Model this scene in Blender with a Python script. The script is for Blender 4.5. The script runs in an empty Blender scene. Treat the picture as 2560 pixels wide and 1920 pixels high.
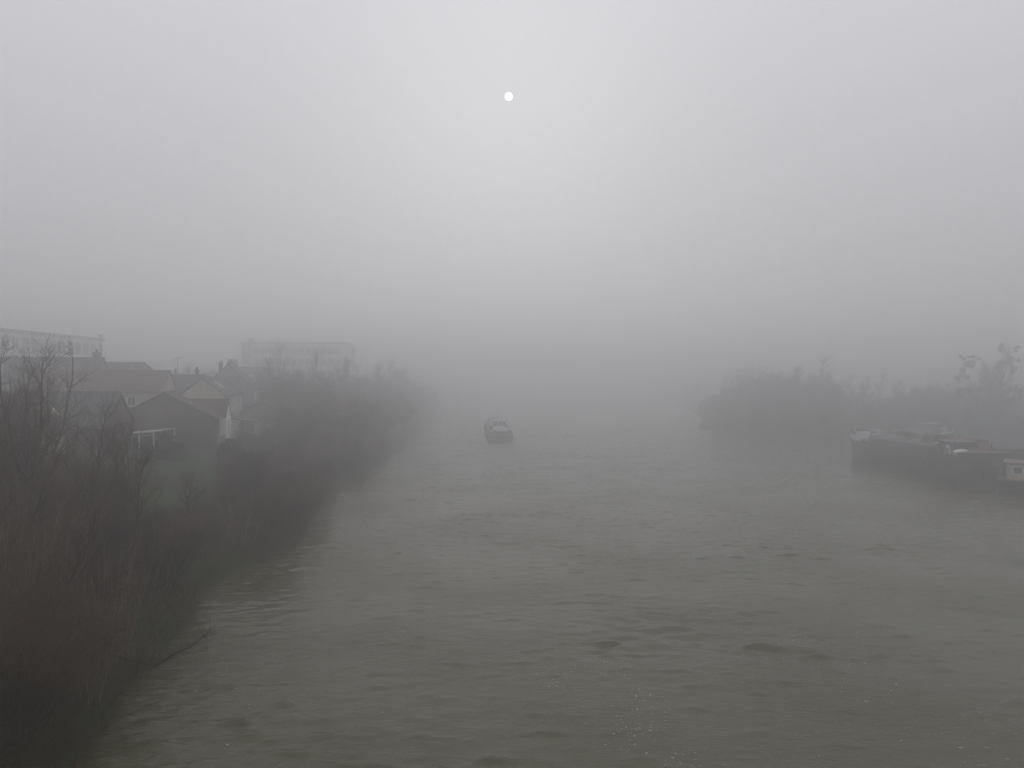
import bpy, bmesh, math, random
import numpy as np
from mathutils import Vector, Matrix

S = bpy.context.scene
C = S.collection
PI = math.pi

# ------------------------------------------------------------------ camera
CAM_H = 12.0
F = 1923.0                                    # focal length in pixels of the 2560 px wide photograph
cam = bpy.data.objects.new('camera', bpy.data.cameras.new('camera'))
C.objects.link(cam)
S.camera = cam
cam.location = (0, 0, CAM_H)
cam.rotation_euler = (math.radians(90 - 0.3), 0, 0)
cam.data.sensor_width = 36
cam.data.lens = 27.04
cam.data.clip_start = 0.1
cam.data.clip_end = 8000

# ------------------------------------------------------------------ world, sun, exposure
SUN_EL, SUN_AZ = math.radians(20.2), math.radians(-0.25)
OVERCAST = 13.2
W = bpy.data.worlds.new('World')
S.world = W
W.use_nodes = True
nt = W.node_tree
bg = nt.nodes['Background']
sky = nt.nodes.new('ShaderNodeTexSky')
sky.sky_type = 'NISHITA'
sky.sun_disc = False
sky.sun_elevation = SUN_EL
sky.sun_rotation = SUN_AZ
sky.dust_density = 1
hs = nt.nodes.new('ShaderNodeHueSaturation')
hs.inputs['Saturation'].default_value = .18
mx = nt.nodes.new('ShaderNodeMix')            # the overcast layer: mostly an even grey, the Nishita sky showing through
mx.data_type = 'RGBA'
mx.inputs[0].default_value = .74
tcw = nt.nodes.new('ShaderNodeTexCoord')       # standard overcast sky: luminance grows as 1 + 2 sin(elevation)
sep = nt.nodes.new('ShaderNodeSeparateXYZ')
lum = nt.nodes.new('ShaderNodeMath')
lum.operation = 'MULTIPLY_ADD'
lum.use_clamp = False
lum.inputs[1].default_value = 2.0 * OVERCAST
lum.inputs[2].default_value = OVERCAST
pos = nt.nodes.new('ShaderNodeMath')
pos.operation = 'MAXIMUM'
pos.inputs[1].default_value = 0
tint = nt.nodes.new('ShaderNodeMix')
tint.data_type = 'RGBA'
tint.blend_type = 'MULTIPLY'
tint.inputs[0].default_value = 1
tint.inputs[7].default_value = (1, 1, 1.05, 1)
nt.links.new(tcw.outputs['Generated'], sep.inputs[0])
nt.links.new(sep.outputs['Z'], pos.inputs[0])
nt.links.new(pos.outputs[0], lum.inputs[0])
nt.links.new(lum.outputs[0], tint.inputs[6])
nt.links.new(tint.outputs[2], mx.inputs[7])
nt.links.new(sky.outputs[0], hs.inputs['Color'])
nt.links.new(hs.outputs[0], mx.inputs[6])
nt.links.new(mx.outputs[2], bg.inputs[0])
bg.inputs[1].default_value = .1
L = bpy.data.lights.new('sun_light', 'SUN')
L.energy = 0.6
L.angle = math.radians(100)
L.color = (1, .97, .93)
lo = bpy.data.objects.new('sun_light', L)
C.objects.link(lo)
SUN_DIR = Vector((math.sin(SUN_AZ) * math.cos(SUN_EL), math.cos(SUN_AZ) * math.cos(SUN_EL), math.sin(SUN_EL)))
lo.rotation_euler = SUN_DIR.to_track_quat('Z', 'Y').to_euler()
S.view_settings.view_transform = 'Standard'
S.view_settings.look = 'None'
S.view_settings.exposure = -1.69
S.view_settings.gamma = 1
S.cycles.volume_bounces = 3
S.cycles.sample_clamp_indirect = 4
S.cycles.use_adaptive_sampling = False
S.cycles.denoising_prefilter = 'NONE'
S.cycles.max_bounces = 8
HAZE_DENSITY = .0096

# ------------------------------------------------------------------ helpers
def at(u, v, D):
    """The point at depth D seen at pixel (u, v) of the 2560 px photograph."""
    return Vector(((u - 1280) / F * D, D, CAM_H + (950 - v) / F * D))

def on_water(u, v):
    D = CAM_H * F / (v - 950)
    return (u - 1280) / F * D, D

def mat(name, col, rough=.8, var=.25, scale=2.0, spec=.3, stripe=None, stretch=(1, 1, 1), detail=4):
    m = bpy.data.materials.new(name)
    m.use_nodes = True
    t = m.node_tree
    b = t.nodes['Principled BSDF']
    b.inputs['Roughness'].default_value = rough
    b.inputs['Specular IOR Level'].default_value = spec
    co = t.nodes.new('ShaderNodeTexCoord')
    mp = t.nodes.new('ShaderNodeMapping')
    mp.inputs['Scale'].default_value = stretch
    n = t.nodes.new('ShaderNodeTexNoise')
    n.inputs['Scale'].default_value = scale
    n.inputs['Detail'].default_value = detail
    r = t.nodes.new('ShaderNodeValToRGB')
    r.color_ramp.elements[0].position = .3
    r.color_ramp.elements[1].position = .7
    r.color_ramp.elements[0].color = tuple(c * (1 - var) for c in col) + (1,)
    r.color_ramp.elements[1].color = tuple(min(1, c * (1 + var)) for c in col) + (1,)
    t.links.new(co.outputs['Object'], mp.inputs[0])
    t.links.new(mp.outputs[0], n.inputs['Vector'])
    t.links.new(n.outputs['Fac'], r.inputs[0])
    last = r.outputs[0]
    if stripe:                                 # courses of tiles or corrugation
        w = t.nodes.new('ShaderNodeTexWave')
        w.bands_direction = stripe[0]
        w.inputs['Scale'].default_value = stripe[1]
        w.inputs['Distortion'].default_value = .6
        k = t.nodes.new('ShaderNodeMix')
        k.data_type = 'RGBA'
        k.blend_type = 'MULTIPLY'
        k.inputs[0].default_value = stripe[2]
        t.links.new(co.outputs['Object'], w.inputs['Vector'])
        t.links.new(last, k.inputs[6])
        t.links.new(w.outputs['Color'], k.inputs[7])
        last = k.outputs[2]
    t.links.new(last, b.inputs['Base Color'])
    return m

M = dict(
    bark=mat('bark', (.062, .045, .032), .9, .3, 3, .1),
    twig=mat('twig', (.108, .072, .046), .9, .3, .7, .1),
    twig_red=mat('twig_red', (.165, .108, .076), .9, .3, .5, .1),
    pale_shoot=mat('pale_shoot', (.30, .225, .16), .9, .3, 1, .1),
    twig_dark=mat('twig_dark', (.048, .034, .025), .9, .3, .7, .1),
    far_twig=mat('far_twig', (.075, .055, .045), .9, .3, .5, .1),
    evergreen=mat('evergreen', (.020, .034, .020), .8, .45, 1.5, .2),
    mistletoe=mat('mistletoe', (.030, .038, .020), .8, .4, 2, .2),
    tile_brown=mat('tile_brown', (.085, .058, .048), .85, .3, .8, .2, ('Z', 1.2, .35)),
    tile_red=mat('tile_red', (.118, .078, .064), .85, .28, .7, .2, ('Z', 1.2, .3)),
    slate=mat('slate', (.045, .045, .050), .6, .3, .9, .4, ('Z', 1.2, .35)),
    slate_worn=mat('slate_worn', (.065, .060, .056), .7, .35, .6, .3, ('Z', 1.2, .3)),
    brick=mat('brick', (.128, .100, .088), .9, .22, 1.2, .15, ('Z', 2.2, .25)),
    render_beige=mat('render_beige', (.47, .41, .33), .9, .15, .7, .15),
    render_grey=mat('render_grey', (.24, .225, .215), .9, .2, .5, .15),
    render_white=mat('render_white', (.84, .83, .82), .85, .08, .8, .2),
    render_cream=mat('render_cream', (.62, .55, .40), .85, .12, .8, .2),
    concrete=mat('concrete', (.56, .55, .55), .9, .12, .4, .2),
    concrete_dark=mat('concrete_dark', (.20, .20, .205), .9, .15, .4, .2),
    white_wood=mat('white_wood', (.70, .70, .69), .6, .08, 3, .4),
    pane=mat('pane', (.030, .033, .038), .12, .2, .6, .6),
    sheet_pale=mat('sheet_pale', (.52, .53, .54), .5, .1, .5, .4, ('X', 3, .25)),
    metal_dark=mat('metal_dark', (.05, .05, .055), .5, .2, 4, .5),
    metal_grey=mat('metal_grey', (.22, .22, .23), .45, .2, 4, .5),
    hull_black=mat('hull_black', (.028, .028, .032), .55, .45, .8, .4, stretch=(1, 1, .25)),
    hull_brown=mat('hull_brown', (.050, .040, .040), .6, .5, .7, .35, stretch=(1, 1, .3)),
    hull_blue=mat('hull_blue', (.050, .085, .125), .5, .25, .6, .4, stretch=(1, 1, .3)),
    hull_cream=mat('hull_cream', (.48, .42, .33), .6, .25, 1.5, .3, stretch=(1, 1, .25)),
    paint_white=mat('paint_white', (.62, .63, .64), .5, .14, 2.5, .4, stretch=(1, 1, .35)),
    paint_pale=mat('paint_pale', (.36, .36, .36), .55, .2, 1.5, .4),
    paint_rust=mat('paint_rust', (.135, .062, .052), .75, .35, 1.3, .25),
    deck=mat('deck', (.085, .080, .076), .75, .35, .9, .25),
    hatch=mat('hatch', (.085, .085, .09), .55, .25, .7, .35),
    tarp_white=mat('tarp_white', (.75, .75, .74), .6, .06, 3, .3),
    varnish=mat('varnish', (.15, .095, .07), .5, .2, 2, .4),
    foam=mat('foam', (.66, .65, .60), .9, .15, 5, .1),
    fence_wood=mat('fence_wood', (.16, .13, .105), .9, .3, 2, .1),
)

def mesh_np(name, V, Fq, material, parent=None, smooth=False):
    """A mesh object from numpy vertices and faces (all faces with the same number of corners)."""
    V = np.ascontiguousarray(V, dtype=np.float32).reshape(-1, 3)
    Fq = np.ascontiguousarray(Fq, dtype=np.int32)
    n, k = Fq.shape
    me = bpy.data.meshes.new(name)
    me.vertices.add(len(V))
    me.vertices.foreach_set('co', V.ravel())
    me.loops.add(n * k)
    me.loops.foreach_set('vertex_index', Fq.ravel())
    me.polygons.add(n)
    me.polygons.foreach_set('loop_start', np.arange(0, n * k, k, dtype=np.int32))
    me.polygons.foreach_set('loop_total', np.full(n, k, dtype=np.int32))
    if smooth:
        me.polygons.foreach_set('use_smooth', np.ones(n, dtype=bool))
    me.update(calc_edges=True)
    me.materials.append(material)
    o = bpy.data.objects.new(name, me)
    C.objects.link(o)
    o.parent = parent
    return o

class MB:
    """Collects boxes, prisms, tubes and lofts and links them as one mesh object."""
    def __init__(self):
        self.v, self.f = [], []
    def add(self, vs, fs):
        b = len(self.v)
        self.v += [tuple(p) for p in vs]
        self.f += [tuple(b + i for i in f) for f in fs]
        return self
    def box(self, a, b, mtx=None):
        vs = [Vector((x, y, z)) for z in (a[2], b[2]) for y in (a[1], b[1]) for x in (a[0], b[0])]
        if mtx:
            vs = [mtx @ p for p in vs]
        return self.add(vs, [(0, 2, 3, 1), (4, 5, 7, 6), (0, 1, 5, 4), (2, 6, 7, 3), (0, 4, 6, 2), (1, 3, 7, 5)])
    def prism(self, prof, y0, y1, mtx=None):
        """A profile of (x, z) points swept along y."""
        n = len(prof)
        vs = [Vector((x, y0, z)) for x, z in prof] + [Vector((x, y1, z)) for x, z in prof]
        if mtx:
            vs = [mtx @ p for p in vs]
        fs = [tuple(range(n)), tuple(range(2 * n - 1, n - 1, -1))]
        fs += [(i, i + n, (i + 1) % n + n, (i + 1) % n) for i in range(n)]
        return self.add(vs, fs)
    def tube(self, pts, r, sides=6):
        pts = [Vector(p) for p in pts]
        rs = r if isinstance(r, (list, tuple)) else [r] * len(pts)
        vs, fs = [], []
        for i, p in enumerate(pts):
            d = (pts[min(i + 1, len(pts) - 1)] - pts[max(i - 1, 0)]).normalized()
            a = d.cross(Vector((.3, .2, .9) if abs(d.z) < .9 else (1, 0, 0))).normalized()
            b = d.cross(a)
            for k in range(sides):
                t = 2 * PI * k / sides
                vs.append(p + (a * math.cos(t) + b * math.sin(t)) * rs[i])
        for i in range(len(pts) - 1):
            for k in range(sides):
                k2 = (k + 1) % sides
                fs.append((i * sides + k, i * sides + k2, (i + 1) * sides + k2, (i + 1) * sides + k))
        fs.append(tuple(range(sides - 1, -1, -1)))
        fs.append(tuple((len(pts) - 1) * sides + k for k in range(sides)))
        return self.add(vs, fs)
    def build(self, name, material, parent=None, bevel=0, smooth=False):
        me = bpy.data.meshes.new(name)
        me.from_pydata(self.v, [], self.f)
        bm = bmesh.new()
        bm.from_mesh(me)
        bmesh.ops.recalc_face_normals(bm, faces=bm.faces)
        if bevel:
            bmesh.ops.bevel(bm, geom=[e for e in bm.edges if len(e.link_faces) == 2 and e.calc_face_angle(0) > .6],
                            offset=bevel, segments=2, affect='EDGES', clamp_overlap=True)
        if smooth:
            for f in bm.faces:
                f.smooth = True
        bm.to_mesh(me)
        bm.free()
        me.materials.append(material)
        o = bpy.data.objects.new(name, me)
        C.objects.link(o)
        o.parent = parent
        return o

def tag(o, label=None, cat=None, group=None, kind=None):
    if label: o['label'] = label
    if cat: o['category'] = cat
    if group: o['group'] = group
    if kind: o['kind'] = kind
    return o

def thing(name, label, cat, loc=(0, 0, 0), rz=0, group=None):
    o = bpy.data.objects.new(name, None)
    C.objects.link(o)
    o.location = loc
    o.rotation_euler = (0, 0, rz)
    o.empty_display_size = .5
    return tag(o, label, cat, group)

def copy_tree(o, parent=None):
    c = o.copy()
    C.objects.link(c)
    c.parent = parent
    for ch in list(o.children):
        copy_tree(ch, c)
    return c

# ------------------------------------------------------------------ ground shape
LEFT_SHORE = [(-12.5, -100), (-12.9, 18), (-14.2, 25), (-15.6, 31), (-16.2, 37), (-18.4, 44), (-16.9, 51), (-16.5, 58), (-19.8, 72), (-21.4, 90), (-22.0, 110),
              (-23.5, 144), (-27, 220), (-32, 339), (-48, 520), (-90, 1000)]
LEFT_LAND = LEFT_SHORE + [(-900, 1000), (-900, -100)]
RIGHT_LAND = [(170, 1000), (90, 420), (72, 310), (58, 232), (46, 190), (50, 182), (62, 174), (84, 172), (92, 166), (97, 159), (104, 157), (125, 162), (145, 160), (152, 150), (168, 90), (175, -100),
              (900, -100), (900, 1000)]

def sdist(poly, X, Y):
    """Signed distance to a polygon, positive inside (numpy)."""
    P = np.array(poly, float)
    d = np.full(X.shape, 1e9)
    ins = np.zeros(X.shape, bool)
    for i in range(len(P)):
        a, b = P[i], P[(i + 1) % len(P)]
        e = b - a
        t = np.clip(((X - a[0]) * e[0] + (Y - a[1]) * e[1]) / (e @ e), 0, 1)
        d = np.minimum(d, np.hypot(X - a[0] - t * e[0], Y - a[1] - t * e[1]))
        c = ((a[1] > Y) != (b[1] > Y))
        with np.errstate(divide='ignore', invalid='ignore'):
            xx = (b[0] - a[0]) * (Y - a[1]) / (b[1] - a[1] if b[1] != a[1] else 1e-9) + a[0]
        ins ^= c & (X < xx)
    return np.where(ins, d, -d)

def rough_noise(X, Y):
    return (np.sin(X * .83 + 1.7 * np.sin(Y * .31)) * np.cos(Y * .57 + 1.1 * np.sin(X * .41)) * .5
            + np.sin(X * 2.1 + Y * 1.3) * np.cos(Y * 1.9 - X * .7) * .25)

def land_z(poly, X, Y):
    d = sdist(poly, X, Y)
    x = np.array([-40, -4, -1.2, 0, 2.5, 7, 13, 30, 900])
    z = np.array([-1.2, -1.2, -.5, .12, 1.5, 3.0, 3.9, 4.1, 4.4]) if poly is LEFT_LAND else np.array([-1.2, -1.2, -.5, .12, 1.0, 1.9, 2.4, 2.8, 3.2])
    h = np.interp(d, x, z)
    return h + rough_noise(X, Y) * .22 * np.clip((d + 1) / 4, 0, 1) * np.clip(1 - (d - 14) / 30, .15, 1)

def gz(x, y, poly=LEFT_LAND):
    return float(land_z(poly, np.array([float(x)]), np.array([float(y)]))[0])

def shore_x(y):
    P = LEFT_SHORE
    return float(np.interp(y, [p[1] for p in P], [p[0] for p in P]))

def axis(*segs):
    """Grid lines: segments (from, to, step)."""
    out = []
    for a, b, s in segs:
        n = max(1, int(round(abs(b - a) / s)))
        out += list(np.linspace(a, b, n, endpoint=False))
    out.append(segs[-1][1])
    return np.array(out)

def grid_mesh(name, xs, ys, Z, material, smooth=True):
    X, Y = np.meshgrid(xs, ys)
    V = np.stack([X, Y, Z], -1).reshape(-1, 3)
    nx, ny = len(xs), len(ys)
    i = np.arange((ny - 1) * (nx - 1))
    r, c = i // (nx - 1), i % (nx - 1)
    a = r * nx + c
    return mesh_np(name, V, np.stack([a, a + 1, a + nx + 1, a + nx], -1), material, smooth=smooth)

def ground_material():
    m = bpy.data.materials.new('bank_soil')
    m.use_nodes = True
    t = m.node_tree
    b = t.nodes['Principled BSDF']
    b.inputs['Roughness'].default_value = .95
    b.inputs['Specular IOR Level'].default_value = .1
    co = t.nodes.new('ShaderNodeTexCoord')
    n1 = t.nodes.new('ShaderNodeTexNoise'); n1.inputs['Scale'].default_value = .16; n1.inputs['Detail'].default_value = 5
    n2 = t.nodes.new('ShaderNodeTexNoise'); n2.inputs['Scale'].default_value = 2.5; n2.inputs['Detail'].default_value = 6
    r = t.nodes.new('ShaderNodeValToRGB')
    r.color_ramp.elements[0].position = .32; r.color_ramp.elements[0].color = (.060, .050, .034, 1)
    r.color_ramp.elements[1].position = .42; r.color_ramp.elements[1].color = (.046, .080, .032, 1)
    k = t.nodes.new('ShaderNodeMix'); k.data_type = 'RGBA'; k.blend_type = 'MULTIPLY'; k.inputs[0].default_value = .7
    for n in (n1, n2):
        t.links.new(co.outputs['Object'], n.inputs['Vector'])
    t.links.new(n1.outputs['Fac'], r.inputs[0])
    t.links.new(r.outputs[0], k.inputs[6]); t.links.new(n2.outputs['Color'], k.inputs[7])
    t.links.new(k.outputs[2], b.inputs['Base Color'])
    bp = t.nodes.new('ShaderNodeBump'); bp.inputs['Strength'].default_value = .8; bp.inputs['Distance'].default_value = .12
    t.links.new(n2.outputs['Fac'], bp.inputs['Height']); t.links.new(bp.outputs[0], b.inputs['Normal'])
    return m
soil = ground_material()
xs = axis((-900, -120, 60), (-120, -50, 4), (-50, -8, .8))
ys = axis((-100, 10, 10), (10, 130, .9), (130, 350, 5), (350, 1000, 40))
X, Y = np.meshgrid(xs, ys)
tag(grid_mesh('river_bank', xs, ys, land_z(LEFT_LAND, X, Y), soil), kind='structure')
xs = axis((40, 190, 2.5), (190, 900, 60))
ys = axis((-100, 60, 20), (60, 300, 3), (300, 1000, 40))
X, Y = np.meshgrid(xs, ys)
tag(grid_mesh('far_bank', xs, ys, land_z(RIGHT_LAND, X, Y), soil), kind='structure')

# ------------------------------------------------------------------ water
N, TILE = 1024, 128.0
rng = np.random.default_rng(5)
def wave_field(seed, lam_lo, lam_hi, aniso, angle, sharp=0.0):
    """A tileable height field, unit variance, waves between two lengths, crests across `angle` (90 = travelling along y)."""
    g = np.random.default_rng(seed)
    k = np.fft.fftfreq(N, TILE / N) * 2 * PI
    kx, ky = np.meshgrid(k, k)
    K = np.hypot(kx, ky) + 1e-9
    th = np.arctan2(ky, kx)
    k0, k1 = 2 * PI / lam_hi, 2 * PI / lam_lo
    spec = (K > k0 * .8) * (K < k1 * 1.2) * K ** -1.6
    spec = spec * (np.abs(np.cos(th - math.radians(angle))) ** aniso + .03)
    h = np.fft.ifft2(np.fft.fft2(g.standard_normal((N, N))) * spec).real
    h /= h.std()
    if sharp:
        h = h + sharp * (np.abs(h) - .8)
        h -= h.mean()
        h /= h.std()
    return h
FIELDS = dict(swell=wave_field(1, .95, 2.8, 3.5, 84, .3), chop=wave_field(2, .55, 1.7, 3, 92, .4), bank=wave_field(3, .4, 1.5, 1.4, 112, .5), stroke=wave_field(9, .45, 1.5, 3.0, 88),
              patch=wave_field(4, 9, 40, .6, 90), patch_2=wave_field(6, 4, 14, .8, 90), ripple=wave_field(7, .45, 1.0, 2.0, 80))
def samp(name, x, y):
    h = FIELDS[name]
    u, v = (x / TILE * N) % N, (y / TILE * N) % N
    i, j = u.astype(int) % N, v.astype(int) % N
    fu, fv = u - np.floor(u), v - np.floor(v)
    i2, j2 = (i + 1) % N, (j + 1) % N
    return (h[j, i] * (1 - fu) + h[j, i2] * fu) * (1 - fv) + (h[j2, i] * (1 - fu) + h[j2, i2] * fu) * fv

BARGE_POS, BARGE_ROT = (-2.15, 148.0), math.radians(3.4)
def water_z(x, y):
    x, y = np.asarray(x, float), np.asarray(y, float)
    shore = np.interp(y, [p[1] for p in LEFT_SHORE], [p[0] for p in LEFT_SHORE])
    d = x - shore
    m = np.clip(samp('patch', x, y) * .7 + samp('patch_2', x, y) * .5 - .35, 0, 1.6)
    near_bank = np.exp(-((d - 4) / 5.0) ** 2) * np.clip(samp('patch_2', x + 31, y + 17) * .6 + .75, .1, 1.7)
    right = np.exp(-(((x - 56) / 17) ** 2 + ((y - 72) / 22) ** 2))
    st = np.clip(samp('stroke', x, y) - .9, 0, 2)
    h = .034 * st + .0035 * samp('swell', x, y) + .0075 * samp('chop', x, y) + .0018 * samp('ripple', x, y)
    h = h + m * (.0095 * samp('swell', x, y) + .0105 * samp('chop', x, y) + .016 * st)
    h = h + near_bank * (.017 * samp('bank', x, y) + .006 * samp('ripple', x, y))
    h = h + right * (.030 * samp('swell', x + 9, y) + .010 * samp('chop', x + 5, y))
    # the wake: cross waves behind the stern and the arms of the V
    bx, by = x - BARGE_POS[0], BARGE_POS[1] - y
    lat = bx + by * math.tan(BARGE_ROT) * -1
    on = np.clip(by / 2, 0, 1) * np.exp(-np.clip(by, 0, None) / 30)
    h = h + .24 * on * np.exp(-(lat / (3.2 + np.clip(by, 0, 80) * .05)) ** 2) * np.sin(by * 2 * PI / 3.6 + .15 * lat ** 2 * .3)
    arm = np.abs(np.abs(lat) - (2.6 + .33 * np.clip(by, 0, None)))
    h = h + .05 * on * np.exp(-(arm / 1.3) ** 2) * np.sin((by * .6 + np.abs(lat)) * 2 * PI / 2.4)
    return h * np.clip(1 - (y - 170) / 130, 0.0, 1)

def water_material():
    m = bpy.data.materials.new('river_water')
    m.use_nodes = True
    t = m.node_tree
    b = t.nodes['Principled BSDF']
    b.inputs['IOR'].default_value = 1.33
    b.inputs['Roughness'].default_value = .13
    b.inputs['Specular IOR Level'].default_value = .5
    co = t.nodes.new('ShaderNodeTexCoord')
    n0 = t.nodes.new('ShaderNodeTexNoise'); n0.inputs['Scale'].default_value = .05; n0.inputs['Detail'].default_value = 3
    r = t.nodes.new('ShaderNodeValToRGB')
    r.color_ramp.elements[0].position = .35; r.color_ramp.elements[0].color = (.057, .054, .027, 1)
    r.color_ramp.elements[1].position = .65; r.color_ramp.elements[1].color = (.068, .064, .033, 1)
    t.links.new(co.outputs['Object'], n0.inputs['Vector']); t.links.new(n0.outputs['Fac'], r.inputs[0])
    t.links.new(r.outputs[0], b.inputs['Base Color'])
    mp = t.nodes.new('ShaderNodeMapping'); mp.inputs['Scale'].default_value = (.7, 1.7, 1)
    n1 = t.nodes.new('ShaderNodeTexNoise'); n1.inputs['Scale'].default_value = 3.4; n1.inputs['Detail'].default_value = 5; n1.inputs['Roughness'].default_value = .55
    n1.inputs['Distortion'].default_value = .6
    n2 = t.nodes.new('ShaderNodeTexNoise'); n2.inputs['Scale'].default_value = .11; n2.inputs['Detail'].default_value = 3
    r2 = t.nodes.new('ShaderNodeMapRange'); r2.inputs[1].default_value = .42; r2.inputs[2].default_value = .66; r2.inputs[3].default_value = .22; r2.inputs[4].default_value = .65
    t.links.new(co.outputs['Object'], mp.inputs[0]); t.links.new(mp.outputs[0], n1.inputs['Vector'])
    t.links.new(co.outputs['Object'], n2.inputs['Vector']); t.links.new(n2.outputs['Fac'], r2.inputs[0])
    bp = t.nodes.new('ShaderNodeBump'); bp.inputs['Distance'].default_value = .10
    t.links.new(n1.outputs['Fac'], bp.inputs['Height']); t.links.new(r2.outputs[0], bp.inputs['Strength'])
    t.links.new(bp.outputs[0], b.inputs['Normal'])
    return m
xs = axis((-700, -40, 60), (-40, -24, 1), (-24, 62, .17), (62, 130, .8), (130, 700, 60))
ys = axis((-100, 16, 8), (16, 70, .14), (70, 110, .24), (110, 190, .5), (190, 320, 2), (320, 1000, 40))
X, Y = np.meshgrid(xs, ys)
tag(grid_mesh('river', xs, ys, water_z(X, Y), water_material()), kind='structure')

# flecks of foam drifting on the water
def foam():
    r = random.Random(8)
    V, Fq = [], []
    def fleck(x, y, s):
        z = float(water_z(np.array([x]), np.array([y]))[0]) + .012
        a, l, w = r.gauss(0, .8), s * r.uniform(.5, 2.2), s * r.uniform(.25, .7)
        b = len(V)
        n = 6
        for k in range(n):
            t = 2 * PI * k / n
            p, q = l * math.cos(t) * r.uniform(.6, 1.1), w * math.sin(t) * r.uniform(.6, 1.1)
            V.append((x + p * math.cos(a) - q * math.sin(a), y + p * math.sin(a) + q * math.cos(a), z + r.uniform(0, .012)))
        Fq.append([b + k for k in range(n)])
    for u0, u1, v0, v1, n, s in ((1471, 1539, 1654, 1690, 42, .034), (1363, 1453, 1690, 1726, 16, .04), (1562, 1634, 1717, 1762, 32, .035),
                                 (1534, 1657, 1780, 1862, 50, .036), (1560, 1612, 1815, 1850, 16, .045), (1941, 2086, 1568, 1645, 34, .042),
                                 (2027, 2190, 1622, 1708, 28, .045), (1665, 1747, 1884, 1916, 20, .04), (2340, 2480, 1810, 1905, 36, .035),
                                 (1380, 1480, 1640, 1700, 10, .03), (480, 760, 1480, 1900, 30, .035), (800, 1500, 1450, 1900, 40, .028),
                                 (1700, 2540, 1500, 1900, 60, .028), (1500, 1700, 1700, 1870, 60, .024), (2180, 2260, 1700, 1770, 14, .04)):
        for _ in range(n):
            u = r.gauss((u0 + u1) / 2, (u1 - u0) / 2.6)
            v = min(1918, max(1440, r.gauss((v0 + v1) / 2, (v1 - v0) / 2.6)))
            x, y = on_water(u, v)
            fleck(x, y, s * r.uniform(.35, 1.1))
    for _ in range(60):                        # white water under the moving stern
        fleck(BARGE_POS[0] + r.gauss(.7, .9), BARGE_POS[1] - abs(r.gauss(.6, .9)) - .3, r.uniform(.08, .28))
    for _ in range(90):                        # a thin trail of broken wake
        q = r.uniform(1, 22)
        fleck(BARGE_POS[0] + .06 * q + r.gauss(.4, .5 + q * .05), BARGE_POS[1] - q, r.uniform(.03, .13) * (1 - q / 30))
    for _ in range(110):                        # pale broken water along the left edge
        y = r.uniform(24, 120)
        fleck(shore_x(y) + abs(r.gauss(2.5, 3)) + 1, y, r.uniform(.012, .035))
    tag(mesh_np('foam', V, Fq, M['foam']), 'white foam flecks drifting on the brown river', 'foam', kind='stuff')
foam()

# ------------------------------------------------------------------ trees
def grow(seed, stems, height, spread, r0, n1, n2, n3, up=.25, base_r=.4, twig_len=.55, first=.25, wig=.16, len1=.45, stem_var=.3):
    """Polylines of a bare woody plant: lists per level of (points, radii)."""
    r = random.Random(seed)
    lev = [[], [], [], []]
    def poly(p, d, Ln, rad, n, wiggle, lift, tip=.25):
        pts, rs = [p.copy()], [rad]
        d = d.normalized()
        for i in range(n):
            d = (d + Vector((r.gauss(0, wiggle), r.gauss(0, wiggle), r.gauss(0, wiggle) + lift / n))).normalized()
            p = p + d * (Ln / n)
            pts.append(p.copy()); rs.append(rad * (1 - (1 - tip) * (i + 1) / n))
        return pts, rs
    def pick(pl, t):
        pts, rs = pl
        f = t * (len(pts) - 1); i = min(int(f), len(pts) - 2); k = f - i
        return pts[i].lerp(pts[i + 1], k), rs[i] * (1 - k) + rs[i + 1] * k, (pts[i + 1] - pts[i]).normalized()
    def side(d, ang):
        a = d.cross(Vector((r.gauss(0, 1), r.gauss(0, 1), r.gauss(0, 1)))).normalized()
        return d * math.cos(ang) + a * math.sin(ang)
    for s in range(stems):
        az = 2 * PI * (s + r.uniform(-.4, .4)) / stems
        lean = spread * r.uniform(.25, 1) if stems > 1 else spread * .3
        d = Vector((math.cos(az) * lean, math.sin(az) * lean, 1))
        p = Vector((math.cos(az) * base_r * r.random(), math.sin(az) * base_r * r.random(), -.4))
        st = poly(p, d, height * r.uniform(1 - stem_var, 1.05), r0 * r.uniform(.7, 1.1), 8, wig * .7, .25)
        lev[0].append(st)
        for _ in range(n1):
            t = r.uniform(first, .98)
            q, rad, dd = pick(st, t)
            b = poly(q, side(dd, r.uniform(.35, .95)), height * len1 * (1.15 - t) * r.uniform(.6, 1.2) + .3, max(rad * .6, .008), 6, wig, up)
            lev[1].append(b)
            for _ in range(n2):
                q, rad, dd = pick(b, r.uniform(.15, 1))
                c = poly(q, side(dd, r.uniform(.3, 1.0)), twig_len * r.uniform(.9, 2.2), max(rad * .55, .006), 4, wig * 1.2, up)
                lev[2].append(c)
                for _ in range(n3):
                    q, rad, dd = pick(c, r.uniform(.1, 1))
                    lev[3].append(poly(q, side(dd, r.uniform(.3, .9)), twig_len * r.uniform(.5, 1.2), max(rad * .7, .005), 2, wig, up))
    return lev

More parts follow.
